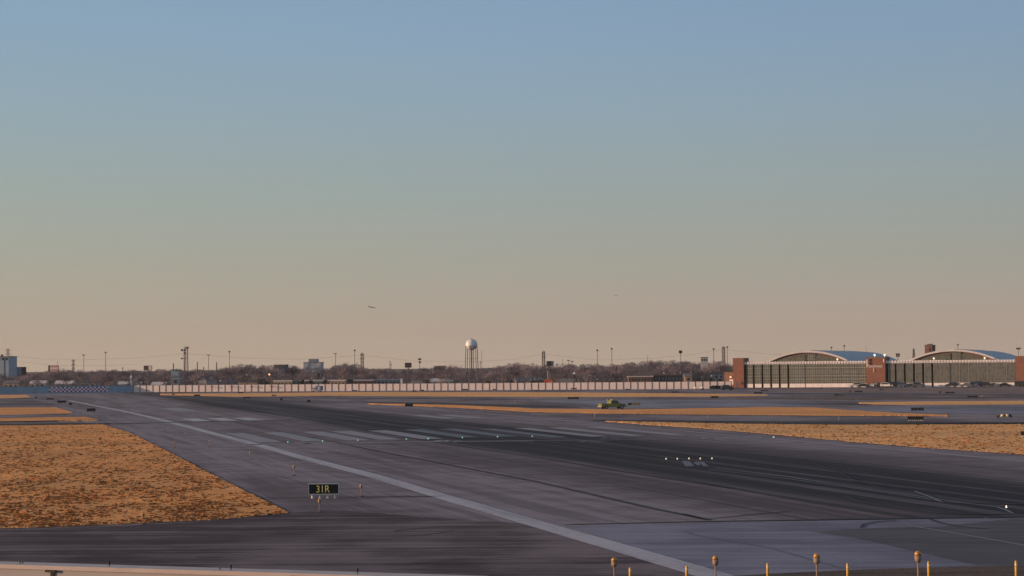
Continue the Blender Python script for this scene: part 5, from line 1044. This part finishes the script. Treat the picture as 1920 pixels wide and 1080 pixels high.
# shrubs and conifers
def shrub(label, u, vt, wpx, D, m, seed, name='shrub', conic=False, vb=None):
    a = Wp(u, vt, D); s = D/f; h = a.z; r = wpx*s/2; rnd = random.Random(seed); t = thing(name, label, 'shrub' if name == 'shrub' else 'tree', (a.x, a.y, 0)); cb = MB()
    for _ in range(900):
        z = rnd.random()*h*.97; k = (1-z/h) if conic else math.sqrt(max(0, 1-((z/h)*1.05-.2)**2)); q = rnd.uniform(0, 6.28); rr = r*k*rnd.uniform(.5, 1.05); p = Vector((rr*math.cos(q), rr*math.sin(q), z)); d = Vector((math.cos(q), math.sin(q), rnd.gauss(.3, .4))); w_ = rnd.uniform(.08, .2); sd = Vector((-math.sin(q), math.cos(q), rnd.gauss(0, .3)))*w_
        cb.poly([p-sd, p+sd, p+d*rnd.uniform(.25, .6)])
    cb.build('foliage', m, t); MB().tube((0, 0, 0), (0, 0, h*.6), .12).build('trunk' if conic else 'stem', bark, t)
shrub('dark rounded evergreen shrub in front of the tan wall end', 1342, 723.5, 22, 712, evg, 1); shrub('dark small shrub beside the brick annex door', 1360, 722.5, 10, 712, evg, 9)
shrub('dark narrow conifer standing out of the wooded rise', 1156, 688, 9, 800, evg, 2, 'conifer', True); shrub('greenish conifer above the box truck homes', 597, 698, 18, 800, mat('brown_green_needles', (.09, .085, .045), .9, .3, .8), 3, 'conifer', True)
BL = ['broad one left of the lit orange lamp', 'close under the lit orange lamp', 'left of the home above the box truck', 'right of the home above the box truck', 'between two small homes right of the lit lamp', 'beside the dark slate home', 'left of the pale roof near the water tower', 'small one right of the water tower, left one', 'small one right of the water tower, right one', 'left neighbour of the orange digger', 'touching the orange digger', 'wide one behind the orange digger', 'wide one by the grey house near the hangar', 'small one by the pointed roofed house', 'between the tan and grey roofed houses']
for i, (u, vt, w_) in enumerate(((492, 710, 22), (500, 714, 14), (583, 713, 8), (610, 713, 7), (567, 712, 6), (656, 711, 14), (800, 712, 16), (915, 714, 9), (958, 714, 8), (999, 713.5, 9), (1017, 714, 9), (1010, 712, 20), (1330, 708, 22), (1350, 711, 12), (1310, 709, 20))):
    shrub('dark bush peeking over the tan wall, ' + BL[i], u, vt, w_, 752 if i else 760, evg, 20+i)
for o in list(COL.objects):
    if str(o.get('label')).startswith('dark bush peeking over the tan wall'): o['group'] = 'dark bushes just behind the tan wall'
# ------------------------------------------------------------------ haze
def haze(den):
    m = bpy.data.materials.new('haze'); m.use_nodes = True; t = m.node_tree; t.nodes.remove(t.nodes['Principled BSDF'])
    v = N(t, 'ShaderNodeVolumePrincipled'); v.inputs['Density'].default_value = den; v.inputs['Color'].default_value = (.80, .86, .92, 1); v.inputs['Anisotropy'].default_value = .0
    t.links.new(v.outputs[0], t.nodes['Material Output'].inputs['Volume'])
    o = MB().box(-3850, 3850, -650, 4250, -1, 170).build('haze', m); o['kind'] = 'stuff'
HAZE = 0.00006
if HAZE: haze(HAZE)
